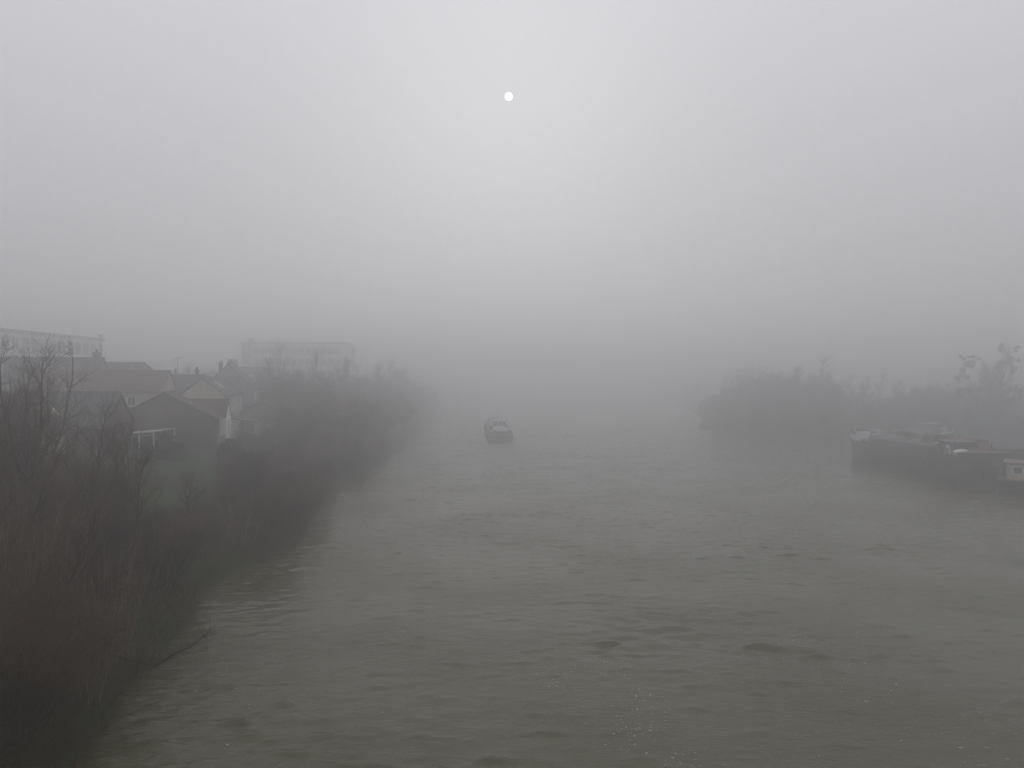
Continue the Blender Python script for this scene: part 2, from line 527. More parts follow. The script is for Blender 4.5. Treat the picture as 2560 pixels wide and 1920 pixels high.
def tubes(polys, sides, fat=1.0):
    """Vertices and quads of many tubes with the same number of points."""
    P = np.array([[tuple(p) for p in pl[0]] for pl in polys], float)
    R = np.array([pl[1] for pl in polys], float) * fat
    m, k, _ = P.shape
    T = np.gradient(P, axis=1)
    T /= np.linalg.norm(T, axis=2, keepdims=True) + 1e-9
    ref = np.where(np.abs(T[..., 2:3]) < .9, np.array([0, 0, 1.0]), np.array([1.0, 0, 0]))
    A = np.cross(T, ref); A /= np.linalg.norm(A, axis=2, keepdims=True) + 1e-9
    B = np.cross(T, A)
    a = 2 * PI * np.arange(sides) / sides
    V = P[:, :, None, :] + R[:, :, None, None] * (A[:, :, None, :] * np.cos(a)[None, None, :, None] + B[:, :, None, :] * np.sin(a)[None, None, :, None])
    base = (np.arange(m) * k * sides)[:, None, None] + (np.arange(k - 1) * sides)[None, :, None]
    s = np.arange(sides)[None, None, :]
    s2 = (s + 1) % sides
    Fq = np.stack([base + s, base + s2, base + sides + s2, base + sides + s], -1).reshape(-1, 4)
    return V.reshape(-1, 3), Fq

def join(parts):
    V, Fq, b = [], [], 0
    for v, f in parts:
        V.append(v); Fq.append(f + b); b += len(v)
    return np.concatenate(V), np.concatenate(Fq)

def plant(name, label, cat, lev, bark, twig, fat=1.0, group=None, stem_name='trunk', twig_name='crown'):
    root = thing(name, label, cat, group=group)
    v, f = join([tubes(lev[0], 7), tubes(lev[1], 4)])
    mesh_np(stem_name, v, f, bark, root, True)
    ps = [tubes(l, 3, fat) for l in lev[2:] if l]
    v, f = join(ps)
    mesh_np(twig_name, v, f, twig, root)
    return root

used = set()
def put(proto, x, y, poly=LEFT_LAND, s=1.0, rz=None, label=None, group=None, cat=None, dz=0, tilt=None):
    global rr
    o = proto if proto.name not in used else copy_tree(proto)
    used.add(proto.name)
    o.location = (x, y, gz(x, y, poly) + dz)
    k = s * rr.uniform(.94, 1.06)
    o.scale = (k, k, k)
    o.rotation_euler = (tilt[0] if tilt else 0, tilt[1] if tilt else 0, rr.uniform(0, 6.28) if rz is None else rz)
    if label: o['label'] = label
    if group:
        o['group'] = group
    elif 'group' in o:
        del o['group']
    if cat: o['category'] = cat
    return o
rr = random.Random(11)

BUSH_LBL = 'bare brown bush of dense fine twigs crowding the left water\'s edge'
bushes = [plant('bare_bush', BUSH_LBL, 'bush', grow(20 + i, 13, h, .75, .038, 10, 8, 4, up=.30, base_r=.8, twig_len=.55, wig=.17, len1=.38),
                M['bark'], (M['twig_red'], M['twig'], M['twig_dark'])[i], 1.25, stem_name='stems', twig_name='twigs') for i, h in enumerate((4.6, 5.2, 4.2))]
trees = [plant('bare_tree', 'bare tree', 'tree', grow(40 + i, st, h, sp, .13, 17, 9, 5, up=.45, base_r=.25, twig_len=.62, first=.28, wig=.15, len1=.42),
               M['bark'], M['twig'], 1.15) for i, (st, h, sp) in enumerate(((2, 10.5, .30), (3, 9.5, .42), (1, 10.5, .3)))]
shoots = plant('sapling_clump', 'clump of pale upright saplings at the foot of the bank', 'saplings',
               grow(60, 18, 6.0, .30, .034, 7, 5, 2, up=.5, base_r=1.5, twig_len=.4, first=.35, wig=.07, len1=.2), M['pale_shoot'], M['twig'], 1.1,
               stem_name='stems', twig_name='twigs')
far_trees = [plant('bare_tree', 'bare tree', 'tree', grow(70 + i, st, h, sp, .20, 15, 8, 4, up=.4, base_r=.3, twig_len=1.1, first=.22, wig=.13, len1=.42),
                   M['bark'], M['far_twig'], 2.4) for i, (st, h, sp) in enumerate(((2, 14, .28), (3, 12, .4), (1, 15, .2)))]

# the near trees on the left bank, each one to be told from the next
near = [
    (trees[0], -22.6, 38.5, 1.02, 'tall forked bare tree rising over the roofs by the pale dormer'),
    (trees[1], -24.6, 38.0, 1.00, 'bare tree beside the left edge with a kinked pale trunk and thin crown'),
    (trees[2], -19.4, 36.0, .74, 'broad leaning bare tree with dark limbs on the slope below the brown brick gable'),
    (trees[1], -27.6, 44.0, .93, 'bare tree in front of the long dark slate roof'),
    (trees[2], -23.4, 46.5, .86, 'bare tree with spreading limbs standing before the red tiled roof'),
    (trees[0], -18.2, 29.5, .72, 'dark bare tree on the low bank nearest the bridge'),
    (trees[1], -21.5, 32.5, .80, 'twisted bare tree at the left edge above the pale saplings'),
    (trees[2], -19.8, 47.0, .62, 'slanting bare tree with a forked top over the grass slope'),
    (trees[2], -26.3, 41.5, .96, 'bare tree between the kinked pale tree and the slate roof'),
    (trees[1], -20.6, 40.5, .78, 'low bare tree with upswept limbs below the tall forked tree'),
    (trees[1], -23.2, 34.0, .88, 'bare tree cut by the left edge of the view with thin upright limbs'),
    (trees[0], -29.5, 47.0, .98, 'thin bare tree at the far left before the big pale block'),
]
for p, x, y, s, lb in near:
    put(p, x, y, s=s, label=lb)
put(shoots, -18.6, 28.6, s=.95, label='near clump of pale upright saplings at the left edge')
put(shoots, -16.9, 31.5, s=.85, label='clump of pale upright saplings just above the half-sunk branch')
for x, y, s_, lb in ((-20.3, 33.5, .8, 'clump of pale saplings under the kinked pale tree'), (-22.5, 36.0, .9, 'clump of pale saplings under the tall forked tree'),
                     (-19.6, 41.0, .75, 'clump of pale saplings beside the broad leaning tree'), (-18.3, 51.5, .7, 'clump of pale saplings at the bend of the water\'s edge'),
                     (-18.2, 34.5, .6, 'small clump of pale saplings behind the half-sunk branch'), (-15.4, 27.5, .55, 'small clump of pale saplings nearest the water at the bottom')):
    put(shoots, x, y, s=s_, label=lb)
put(shoots, -17.2, 26.0, s=.80, label='dim clump of upright saplings in the dark bottom left corner')

GB = 'bare bushes crowding the left bank'
y = 21.0
while y < 132:
    sx = shore_x(y)
    rows = [(-1.5, .9), (-4.2, 1.0), (-7.2, .95)]
    if y < 49: rows += [(-10.2, 1.0), (-13.6, 1.0)]
    elif y > 88: rows = [(-.6, 1.05), (-3.6, 1.15), (-7.2, 1.25), (-11, 1.2)]
    else: rows = [(-1.0, 1.0), (-3.4, .95), (-5.6, .8)] + ([(-6.0, .6)] if y > 66 else [])
    for dx, s in rows:
        dx -= 1.5 if y < 41 else .6 if y < 47 else 0
        x = sx + dx + (rr.uniform(-1.8, 1.3) if dx > -3.2 else rr.uniform(-.9, .9))
        yy = y + rr.uniform(-1.2, 1.2)
        if abs(x) > .70 * yy + 3: continue
        s *= rr.uniform(.78, 1.1)
        u = 1280 + x / yy * F                       # keep the lawn, the carport and the white gable in view
        top = 300 if 280 < u < 600 and yy < 76 else 172 if 280 < u < 725 and yy > 52 else None
        if top:
            s = min(s, (CAM_H - top / F * yy - gz(x, yy)) / 5.0)
        if s < .3: continue
        put(rr.choice(bushes), x, yy, s=s, label=BUSH_LBL, group=GB)
    y += 3.1 if y < 60 else 3.8

for x, y in ((-15.9, 22.4), (-16.9, 24.6), (-15.4, 20.2), (-18.2, 26.4), (-14.8, 18.8), (-17.0, 22.6), (-15.2, 23.4), (-16.4, 26.2)):
    put(bushes[2 if y < 23 else 1], x, y, s=rr.uniform(.7, .95), label=BUSH_LBL, group=GB)

GF = 'bare trees fading into the fog along the left bank'
LF = 'bare riverside tree fading into the fog beyond the houses'
y = 112.0
while y < 330:
    sx = shore_x(y)
    for dx in (-1.5, -7, -13, -20):
        s = rr.uniform(.38, .62) if dx > -3 else rr.uniform(.5, .85)
        x, yy = sx + dx + rr.uniform(-2, 2), y + rr.uniform(-3, 3)
        if y < 134 and dx < -9: continue
        put(rr.choice(far_trees), x, yy, s=s, label=LF, group=GF)
    for dx in (-3, -9, -15):
        if y < 152 and 1280 + (sx + dx) / y * F < 700: continue
        put(rr.choice(bushes), sx + dx + rr.uniform(-2, 2), y + rr.uniform(-3, 3), s=rr.uniform(1.2, 2.0), label=LF, group=GF, cat='tree')
    y += 7.5 if y < 200 else 12
put(far_trees[2], -38, 212, s=1.18, label='tallest ghostly tree on the left bank, just right of the middle block')
put(far_trees[0], -44, 222, s=1.12, label='ghostly tree beside the right end of the middle block')
put(far_trees[1], -33.5, 225, s=1.20, label='broad ghostly treetop farthest right above the left bank')
put(far_trees[0], -52, 172, s=1.12, label='bare tree with a V-shaped fork in front of the middle block')
put(far_trees[1], -62, 150, s=.92, label='hazy bare tree behind the grey gabled house')

GR = 'bare trees massed on the far right bank'
LR = 'bare dark tree in the foggy wood across the river on the right'
for i in range(150):
    x = rr.uniform(46, 128)
    y0 = np.interp(x, [46, 50, 62, 84, 92, 98, 104, 132], [192, 184, 176, 174, 168, 162, 160, 164])
    yy = y0 + rr.uniform(0, 40) * (1 if i % 3 else .12)
    if sdist(RIGHT_LAND, np.array([x]), np.array([yy]))[0] < .3 or (x < 56 and rr.random() < .4) or (x < 51 and rr.random() < .6): continue
    hh = np.interp(x, [46, 52, 58, 66, 78, 92, 115], [4, 6.5, 10, 12.6, 10.5, 9, 7.5]) * rr.uniform(.72, 1.08) * (1 if yy - y0 > 5 else .6)
    if i % 5 < 2: put(rr.choice(bushes), x, yy, RIGHT_LAND, hh / 4.9, label=LR, group=GR, cat='tree')
    else: put(rr.choice(far_trees), x, yy, RIGHT_LAND, hh / 12.5, label=LR, group=GR)
for i in range(13):
    yy = 200 + i * 11 + rr.uniform(-3, 3)
    x = np.interp(yy, [190, 232, 310, 420], [48, 60, 74, 92]) + rr.uniform(1, 24)
    put(rr.choice(bushes if i % 2 else far_trees), x, yy, RIGHT_LAND, rr.uniform(1.5, 2.5) if i % 2 else rr.uniform(.7, 1.05), label=LR, group=GR, cat='tree')
put(far_trees[0], 72, 182, RIGHT_LAND, 1.02, label='taller bare tree with a thin feathery top standing out of the far wood')

# evergreen leaf clumps
def leaf_ball(mb_v, mb_f, c, rad, n, size, r, squash=1.0):
    for _ in range(n):
        d = Vector((r.gauss(0, 1), r.gauss(0, 1), r.gauss(0, 1))).normalized() * rad * (r.random() ** .4)
        p = Vector(c) + Vector((d.x, d.y, d.z * squash))
        a = Vector((r.gauss(0, 1), r.gauss(0, 1), r.gauss(0, 1))).normalized()
        b = a.cross(Vector((r.gauss(0, 1), r.gauss(0, 1), r.gauss(0, 1)))).normalized()
        k = len(mb_v)
        s = size * r.uniform(.6, 1.3)
        mb_v += [tuple(p - a * s), tuple(p + b * s * .45), tuple(p + a * s), tuple(p - b * s * .45)]
        mb_f.append((k, k + 1, k + 2, k + 3))

def mistletoe_tree(x, y):
    lev = grow(91, 4, 20, .42, .28, 17, 8, 4, up=.35, base_r=.3, twig_len=1.3, first=.32, wig=.13, len1=.36)
    t = plant('mistletoe_tree', 'tall bare tree hung with dark round mistletoe clumps behind the blue barge', 'tree', lev, M['bark'], M['far_twig'], 2.2)
    t.location = (x, y, gz(x, y, RIGHT_LAND))
    t.scale = (.84, .84, .84)
    r = random.Random(5)
    ends = [(pl[0][-1]) for pl in lev[1]]
    ends.sort(key=lambda p: p.x)
    low = [(-9.2, -1, 8.6, 1.25), (-6.8, -1, 9.4, 1.5), (-4.6, -1, 8.8, 1.6), (-7.4, 0, 13.6, 1.5), (-6.6, 0, 16.6, 1.3), (-5.0, 0, 18.2, 1.0), (-8.6, 0, 18.4, .8),
           (-5.6, 0, 16.4, 1.1), (1.5, 0, 16.0, 1.7), (4.2, 0, 17.4, 1.5), (6.2, 0, 19.8, 1.0), (2.4, 0, 21.0, 1.1), (4.9, 0, 15.2, 1.2)]
    for a, b, c, rad in low:
        p = Vector((a, b, c))
        q = min((pl[0][k] for pl in lev[0] + lev[1] for k in range(1, len(pl[0]))), key=lambda e: (e - p).length)
        V, Fq = [], []
        for _ in range(5):
            leaf_ball(V, Fq, p + Vector((r.gauss(0, .5), r.gauss(0, .4), r.gauss(0, .55))) * rad, rad * r.uniform(.3, .62), 170, .17, r, r.uniform(.7, 1.2))
        mesh_np('mistletoe', V, Fq, M['mistletoe'], t)
        if (q - p).length > .4:                # the limb that carries the clump
            MB().tube([q, q.lerp(p, .5) + Vector((0, 0, .3)), p], [.10, .07, .04], 5).build('limb', M['bark'], t)
    V, Fq = [], []
    for _ in range(26):                        # ivy low in the crown
        leaf_ball(V, Fq, (r.gauss(1, 2.2), r.gauss(0, 1.2), r.uniform(3, 12)), r.uniform(1, 1.9), 160, .3, r)
    mesh_np('ivy', V, Fq, M['evergreen'], t)
mistletoe_tree(102, 163)

def evergreen(name, label, x, y, h, rad, n, seed, cone=False, cat='bush'):
    r = random.Random(seed)
    t = thing(name, label, cat, (x, y, gz(x, y)))
    MB().tube([(0, 0, -.3), (0.05, 0, h * .4), (0, .05, h * .75)], [.12, .09, .04], 6).build('trunk', M['bark'], t)
    V, Fq = [], []
    for i in range(n):
        z = r.uniform(.15, 1)
        k = (1 - z) * .9 + .12 if cone else math.sqrt(max(0.05, 1 - (2 * z - 1) ** 2))
        a = r.uniform(0, 2 * PI)
        rad_i = rad * k * math.sqrt(r.random())
        leaf_ball(V, Fq, (math.cos(a) * rad_i, math.sin(a) * rad_i, z * h * .95), rad * .28, 90, .11 if not cone else .2, r)
    mesh_np('crown', V, Fq, M['evergreen'], t)
    return t
evergreen('evergreen_shrub', 'round dark evergreen shrub in front of the white gable', -29.4, 80.5, 2.5, 1.3, 60, 1)
evergreen('evergreen_shrub', 'low dark green hedge bush by the white carport', -36.5, 79.5, 2.2, 1.9, 50, 2)
evergreen('evergreen_shrub', 'dark green bush on the lawn below the carport', -33.8, 76.5, 1.7, 1.6, 40, 3)
evergreen('conifer', 'hazy pointed conifer behind the grey gabled house', -54.5, 150, 12.2, 2.6, 60, 4, True, 'tree')
evergreen('conifer', 'hazy small conifer beside the right end of the middle block', -41, 190, 14, 2.2, 50, 5, True, 'tree')
evergreen('evergreen_tree', 'dark hazy evergreen clump below the middle block', -47.5, 158, 9.5, 3.6, 70, 6, False, 'tree')

# brambles and dead stalks over the bank: nobody could count them
def undergrowth():
    r = random.Random(3)
    polys = []
    while len(polys) < 30000:
        y = 17 + 115 * r.random() ** 1.5
        d = r.uniform(-.6, 11 if y < 50 or y > 88 else 6)
        x = shore_x(y) - d
        if abs(x) > .69 * y + 2 or (y > 44 and 300 < 1280 + x / y * F < 500): continue
        polys.append((x, y, r.uniform(.7, 2.0) * (1 if y < 90 else 1.3)))
    zz = land_z(LEFT_LAND, np.array([p[0] for p in polys]), np.array([p[1] for p in polys]))
    out = []
    for (x, y, ln), z in zip(polys, zz):
        a = r.uniform(0, 2 * PI)
        lean = r.uniform(.15, .9)
        pts = []
        for k in range(4):
            t = k / 3
            out_d = lean * ln * t
            pts.append((x + math.cos(a) * out_d, y + math.sin(a) * out_d, z - .05 + ln * (t - .42 * lean * t * t)))
        rad = r.uniform(.006, .011)
        out.append((pts, [rad, rad, rad * .8, rad * .4]))
    v, f = tubes(out, 3)
    tag(mesh_np('undergrowth', v, f, M['twig']), 'tangled brambles and dead stalks covering the bank', 'undergrowth', kind='stuff')
undergrowth()

def fallen_branch():
    t = thing('fallen_branch', 'dark bare branch drooping off the bank into the river shallows', 'branch', (-14.5, 31.8, 0))
    mb = MB()
    main = [(-3.2, -.4, 1.1), (-1.9, -.3, .75), (-.9, -.25, .42), (-.2, -.2, .22), (.45, -.1, .62), (1.2, 0, .95), (1.9, .2, 1.5)]
    mb.tube(main, [.065, .06, .052, .045, .036, .024, .010], 7)
    mb.build('limb', M['bark'], t, smooth=True)
    r = random.Random(4)
    polys = []
    for k in range(95):
        i = r.randrange(2, 6)
        f = r.random()
        p = Vector(main[i]).lerp(Vector(main[i + 1]), f)
        d = Vector((r.gauss(.4, .8), r.gauss(0, .7), r.gauss(.55, .5))).normalized()
        ln = r.uniform(.4, 1.5)
        pts = [tuple(p + d * ln * q / 3 + Vector((0, 0, -.12 * (q / 3) ** 2 * ln + r.gauss(0, .03)))) for q in range(4)]
        pts = [(a, b, max(c, -.05)) for a, b, c in pts]
        polys.append((pts, [.012, .009, .007, .004]))
    v, f = tubes(polys, 3)
    mesh_np('twigs', v, f, M['bark'], t)
fallen_branch()

# ------------------------------------------------------------------ houses
def quad_box(cx, cy, cz, w, d, h):
    return (cx - w / 2, cy - d / 2, cz - h / 2), (cx + w / 2, cy + d / 2, cz + h / 2)

def add_window(house, side, hw, ln, s, z, w, h, shutters=False, sill=True):
    """side R / L: the long walls (s along the ridge); F / B: the gable ends (s across)."""
    if side == 'R': m = Matrix.Translation((hw, s, z)) @ Matrix.Rotation(PI / 2, 4, 'Z')
    elif side == 'L': m = Matrix.Translation((-hw, s, z)) @ Matrix.Rotation(-PI / 2, 4, 'Z')
    elif side == 'F': m = Matrix.Translation((s, 0, z))
    else: m = Matrix.Translation((s, ln, z)) @ Matrix.Rotation(PI, 4, 'Z')
    t = .09
    fr = MB()
    for a, b in (((-w / 2 - t, -.07, -h / 2 - t), (-w / 2, .03, h / 2 + t)), ((w / 2, -.07, -h / 2 - t), (w / 2 + t, .03, h / 2 + t)),
                 ((-w / 2, -.07, h / 2), (w / 2, .03, h / 2 + t)), ((-w / 2, -.07, -h / 2 - t), (w / 2, .03, -h / 2)),
                 ((-.03, -.055, -h / 2), (.03, .02, h / 2))):
        fr.box(a, b, m)
    f = fr.build('window', M['white_wood'], house)
    MB().box((-w / 2, -.03, -h / 2), (w / 2, .01, h / 2), m).build('pane', M['pane'], f)
    if sill:
        MB().box((-w / 2 - .15, -.16, -h / 2 - t - .07), (w / 2 + .15, .02, -h / 2 - t - .002), m).build('sill', M['concrete'], f)
    if shutters:
        for sg in (-1, 1):
            x0 = sg * (w / 2 + t + .03 + w / 4)
            MB().box((x0 - w / 4, -.10, -h / 2 - .05), (x0 + w / 4, -.002, h / 2 + .05), m).build('shutter', M['white_wood'], f)
    return f

def gable_house(name, label, x, y, rz, hw, ln, eave, ridge, wall, roof, windows=(), over=.35, base=4.0, hip=0.0, cat='house', thick=.16):
    """Origin at the near gable's foot, the ridge along local +y."""
    t = thing(name, label, cat, (x, y, base - .3), rz)
    e, g = eave - base + .3, ridge - base + .3
    MB().prism([(-hw, 0), (hw, 0), (hw, e), (0, g), (-hw, e)], 0, ln).build('wall', wall, t)
    dx, dz = hw, g - e
    sl = math.hypot(dx, dz)
    k = over / sl
    mb = MB()
    for sg in (-1, 1):
        xe, ze = sg * hw * (1 + k), e - dz * k
        pr = [(0, g + .02), (xe, ze + .02), (xe, ze + .02 + thick), (0, g + .02 + thick)]
        mb.prism(pr, -over * .6, ln + over * .6)
    mb.build('roof', roof, t)
    MB().prism([(-.16, g + thick), (.16, g + thick), (0, g + thick + .17)], -over * .6 - .02, ln + over * .6 + .02).build('ridge_tiles', roof, t)
    for sg in (-1, 1):
        MB().prism([(sg * hw * (1 + k) + a, e - dz * k + b) for a, b in ((-.07, -.06), (.07, -.06), (.09, .07), (-.09, .07))], -over * .6, ln + over * .6).build('gutter', M['metal_grey'], t)
    for w in windows:
        add_window(t, w[0], hw, ln, w[1], w[2] - base + .3, w[3], w[4], *w[5:])
    return t

def chimney(t, x, y, z0, z1, w=.7, d=.5, mm='brick', pots=2):
    c = MB().box((x - w / 2, y - d / 2, z0), (x + w / 2, y + d / 2, z1)).box((x - w / 2 - .08, y - d / 2 - .08, z1), (x + w / 2 + .08, y + d / 2 + .08, z1 + .12)).build('chimney', M[mm], t)
    for i in range(pots):
        px = x + (i - (pots - 1) / 2) * .32
        MB().tube([(px, y, z1 + .11), (px, y, z1 + .5)], .10, 8).build('chimney_pot', M['tile_red'], c)
    return c

def aerial(t, x, y, z, h, turn=0.5, rad=.03):
    mb = MB().tube([(x, y, z), (x, y, z + h)], rad, 5)
    c, s = math.cos(turn), math.sin(turn)
    mb.tube([(x - .7 * c, y - .7 * s, z + h - .12), (x + .7 * c, y + .7 * s, z + h + .1)], rad * .8, 4)
    for k in range(6):
        q = -.6 + k * .24
        mb.tube([(x + q * c + .28 * s, y + q * s - .28 * c, z + h - .01 + q * .15), (x + q * c - .28 * s, y + q * s + .28 * c, z + h - .01 + q * .15)], rad * .5, 3)
    mb.build('aerial', M['metal_dark'], t)

def dish(t, x, y, z, r=.45):
    V, Fq = [], []
    mb = MB()
    n = 14
    ring = lambda q, d: [(x + q * math.cos(2 * PI * k / n), y + d, z + q * math.sin(2 * PI * k / n)) for k in range(n)]
    vs = [(x, y, z)] + ring(r * .5, -.04) + ring(r, -.16) + ring(r, -.12) + [(x, y + .06, z)]
    fs = [(0, 1 + k, 1 + (k + 1) % n) for k in range(n)]
    fs += [(1 + k, 1 + n + k, 1 + n + (k + 1) % n, 1 + (k + 1) % n) for k in range(n)]
    fs += [(1 + n + k, 1 + 2 * n + k, 1 + 2 * n + (k + 1) % n, 1 + n + (k + 1) % n) for k in range(n)]
    fs += [(1 + 3 * n, 1 + 2 * n + (k + 1) % n, 1 + 2 * n + k) for k in range(n)]
    mb.add(vs, fs)
    mb.tube([(x, y + .05, z), (x, y + .1, z - .9)], .035, 5)
    mb.tube([(x, y, z - .3), (x, y - .5, z - .1)], .02, 4)
    mb.build('satellite_dish', M['metal_grey'], t)

ST = math.radians(12)                        # the village street turns 12 degrees to the left of the view
ACROSS = ST - PI / 2                         # a ridge running away from the river, seen from its left end

# brown brick gable nearest the river
h = gable_house('brick_house', 'dark brick house with a broad blank gable facing the bridge', -38.3, 84.6, ST, 5.0, 5.0, 7.9, 10.45, M['brick'], M['tile_brown'],
                over=.45)
MB().box((1.9, 1.2, 5.62), (2.5, 2.0, 5.70), Matrix.Translation((0, 0, .05))).build('roof_light', M['paint_white'], h)
# white narrow house with its pointed gable to the river
h = gable_house('white_house', 'narrow white house with a pointed gable end and one tall window', -42.9, 92.3, ACROSS, 2.05, 8.4, 7.6, 9.4, M['render_white'], M['tile_brown'],
                [('B', 0.1, 6.1, .7, 1.9, False, True)], over=.12, base=4)
# beige house, river wall with shuttered windows
h = gable_house('beige_house', 'two-storey beige house with shuttered windows and a brown tiled roof', -39.9, 99.0, ST, 2.7, 17.0, 10.0, 12.15, M['render_beige'], M['slate_worn'],
                [('R', 1.6 + i * 3.35, 8.6, .85, 1.75, i > 1) for i in range(5)] + [('R', 3 + i * 4.2, 5.6, .95, 1.7, True) for i in range(4)] + [('F', .2, 9.4, .55, .55)], over=.3)
for i in range(3):
    k = 4.2 + i * 1.5
    m = Matrix.Translation((1.25, k, 12.15 - 4 + .3 - 1.0 + .22)) @ Matrix.Rotation(math.atan2(2.15, 2.7), 4, 'Y')
    MB().box((-.75, -.09, -.02), (.75, .09, .06), m).build('roof_light', M['paint_white'], h)
# veranda in front of it
t = thing('veranda', 'white framed veranda with a shallow dark roof beside the beige house', 'veranda', (-33.9, 98.2, 3.9), ST)
MB().prism([(-2.6, 3.25), (1.2, 2.65), (1.2, 2.77), (-2.6, 3.37)], -.2, 5.8).build('roof', M['slate_worn'], t)
for k in range(6):
    MB().box((.96, k * 1.08, 0), (1.08, k * 1.08 + .1, 2.64)).build('post', M['white_wood'], t)
MB().box((1.0, .1, .85), (1.06, 5.4, .93)).box((1.0, .1, 2.2), (1.06, 5.4, 2.3)).build('rail', M['white_wood'], t)
MB().box((.99, .1, .0), (1.05, 5.4, .84)).build('panel', M['paint_pale'], t)
MB().box((1.02, .12, .94), (1.04, 5.38, 2.19)).build('glazing', M['pane'], t)
# grey house behind
h = gable_house('grey_house', 'tall grey gabled house with white striped shutters behind the beige one', -43.4, 117.6, ST, 3.7, 9.5, 10.7, 14.3, M['render_grey'], M['slate_worn'],
                [('R', 1.4 + i * 2.3, 9.4, .8, 1.7, True) for i in range(4)] + [('R', 1.4 + i * 2.3, 6.2, .8, 1.9, True) for i in range(4)] + [('F', 1.2, 9.6, .7, 1.2)], over=.35)
chimney(h, -1.2, .9, 9.0, 10.75, .55, .45)
chimney(h, 0, 1.6, 9.8, 11.0, .6, .45)
h = gable_house('lean_to', 'low slate roofed annex under the grey house', -37.2, 114.2, ST, 2.6, 7, 7.3, 8.6, M['render_grey'], M['slate'], [('R', 2, 6, .8, 1.2), ('R', 5, 6, .8, 1.2)], cat='annex')
# dark roof with the two dishes
h = gable_house('slate_house', 'house with a dark slate roof carrying two satellite dishes and an aerial', -52.5, 104.8, ACROSS, 4.2, 10.0, 10.2, 12.45, M['render_grey'], M['slate'], over=.3)
dish(h, 0, .9, 10.0, .55)
dish(h, .3, 6.4, 9.5, .55)
aerial(h, .0, 6.5, 8.7, 2.6, 1.2)
chimney(h, 0, 9.0, 8.2, 9.6)
# red tiled long roof
h = gable_house('red_roof_house', 'long low house under a rust red tiled roof', -59.6, 96.2, ACROSS, 4.6, 15.6, 10.55, 12.95, M['render_beige'], M['tile_red'],
                [('R', 3 + 3.1 * i, 9.4, .8, 1.0) for i in range(4)], over=.3)
aerial(h, 0, 9, 9.3, .9, .8, .02)
# long slate roof at the left with chimney and pole
h = gable_house('long_slate_house', 'long house with a straight slate ridge and a chimney at its gable', -76.0, 101.6, ACROSS, 5.2, 20.2, 10.6, 14.8, M['render_grey'], M['slate'],
                [('B', 0.8, 11.4, .8, 1.2), ('R', 6, 9.2, .9, 1.3), ('R', 11, 9.2, .9, 1.3)], over=.3)
chimney(h, 0, 19.4, 10.4, 12.0, 1.5, .6)
aerial(h, 0, 19.9, 12.0, 2.4, .2)
h = gable_house('hipped_house', 'house with a plain dark roof between the long slate ridge and the red tiles', -64.5, 117.0, ACROSS, 4.6, 11.5, 10.8, 14.45, M['render_grey'], M['slate_worn'], over=.3)
for c in h.children:                          # its end towards the river is hipped
    for v in c.data.vertices:
        if v.co.y > 10 and v.co.z > 9: v.co.y -= 3.6
h = gable_house('cottage', 'small slate roofed cottage with a cream dormer behind the bare trees', -49.5, 71.4, ACROSS, 4.4, 12.0, 7.9, 10.6, M['brick'], M['slate'],
                [('R', 3, 6.4, .8, 1.1), ('R', 8, 6.4, .8, 1.1)], over=.35)
dm = MB().prism([(-1.1, 0), (1.1, 0), (1.1, .35), (0, 1.15), (-1.1, .35)], 0, 2.2, Matrix.Translation((3.1, 6.6, 4.75)) @ Matrix.Rotation(PI / 2, 4, 'Z')).build('dormer', M['render_cream'], h)
MB().prism([(-1.25, .30), (0, 1.2), (1.25, .30), (1.25, .42), (0, 1.33), (-1.25, .42)], -.15, 2.4, Matrix.Translation((3.1, 6.6, 4.75)) @ Matrix.Rotation(PI / 2, 4, 'Z')).build('dormer_roof', M['render_cream'], h)
h = gable_house('shed', 'little shed with a pinkish pale gable below the cream dormer', -40.9, 65.5, ST, 1.6, 4.5, 7.3, 8.4, M['render_cream'], M['tile_brown'], over=.2, cat='shed')

# carport
t = thing('carport', 'white carport with a flat sheet roof on thin posts beside the lawn', 'carport', (-38.9, 78.2, 3.9), math.radians(2))
mb = MB()
mb.prism([(-2.4, 2.35), (2.5, 2.78), (2.5, 2.88), (-2.4, 2.45)], 0, 5.6)
mb.build('roof', M['sheet_pale'], t)
for px, pz in ((-2.2, 2.34), (.9, 2.62), (2.35, 2.75)):
    for py in (.15, 5.4):
        MB().box((px - .06, py - .06, 0), (px + .06, py + .06, pz)).build('post', M['white_wood'], t)
MB().box((-2.4, .05, 2.26), (2.5, .14, 2.34), Matrix.Translation((0, -.03, -2.3)) @ Matrix.Translation((0, 0, 2.3)) @ Matrix.Rotation(-.0876, 4, 'Y')).build('beam', M['white_wood'], t)

def garden_wall(name, label, a, b, z0, h, m, cat='wall', posts=0):
    a, b = Vector(a), Vector(b)
    d = b - a
    t = thing(name, label, cat, (a.x, a.y, z0), math.atan2(d.y, d.x))
    ln = d.length
    if posts:
        for k in range(posts):
            q = ln * k / (posts - 1)
            MB().box((q - .07, -.07, 0), (q + .07, .07, h + .1)).build('post', m, t)
        mb = MB()
        for k in range(4):
            mb.box((0.08, -.02, .2 + k * (h - .25) / 4), (ln - .08, .02, .2 + k * (h - .25) / 4 + .16))
        mb.build('rails', m, t)
    else:
        MB().box((0, -.12, -.3), (ln, .12, h)).build('wall', m, t)
        MB().box((-.05, -.17, h), (ln + .05, .17, h + .09)).build('coping', M['concrete'], t)
    return t
garden_wall('garden_wall', 'pale rendered garden wall in front of the white house', (-35.4, 86.2), (-33.8, 90.6), 3.9, 1.6, M['render_grey'])
garden_wall('garden_fence', 'grey wooden fence along the gardens above the river bushes', (-31.2, 92), (-35.6, 116), 3.9, 1.2, M['fence_wood'], 'fence', 9)

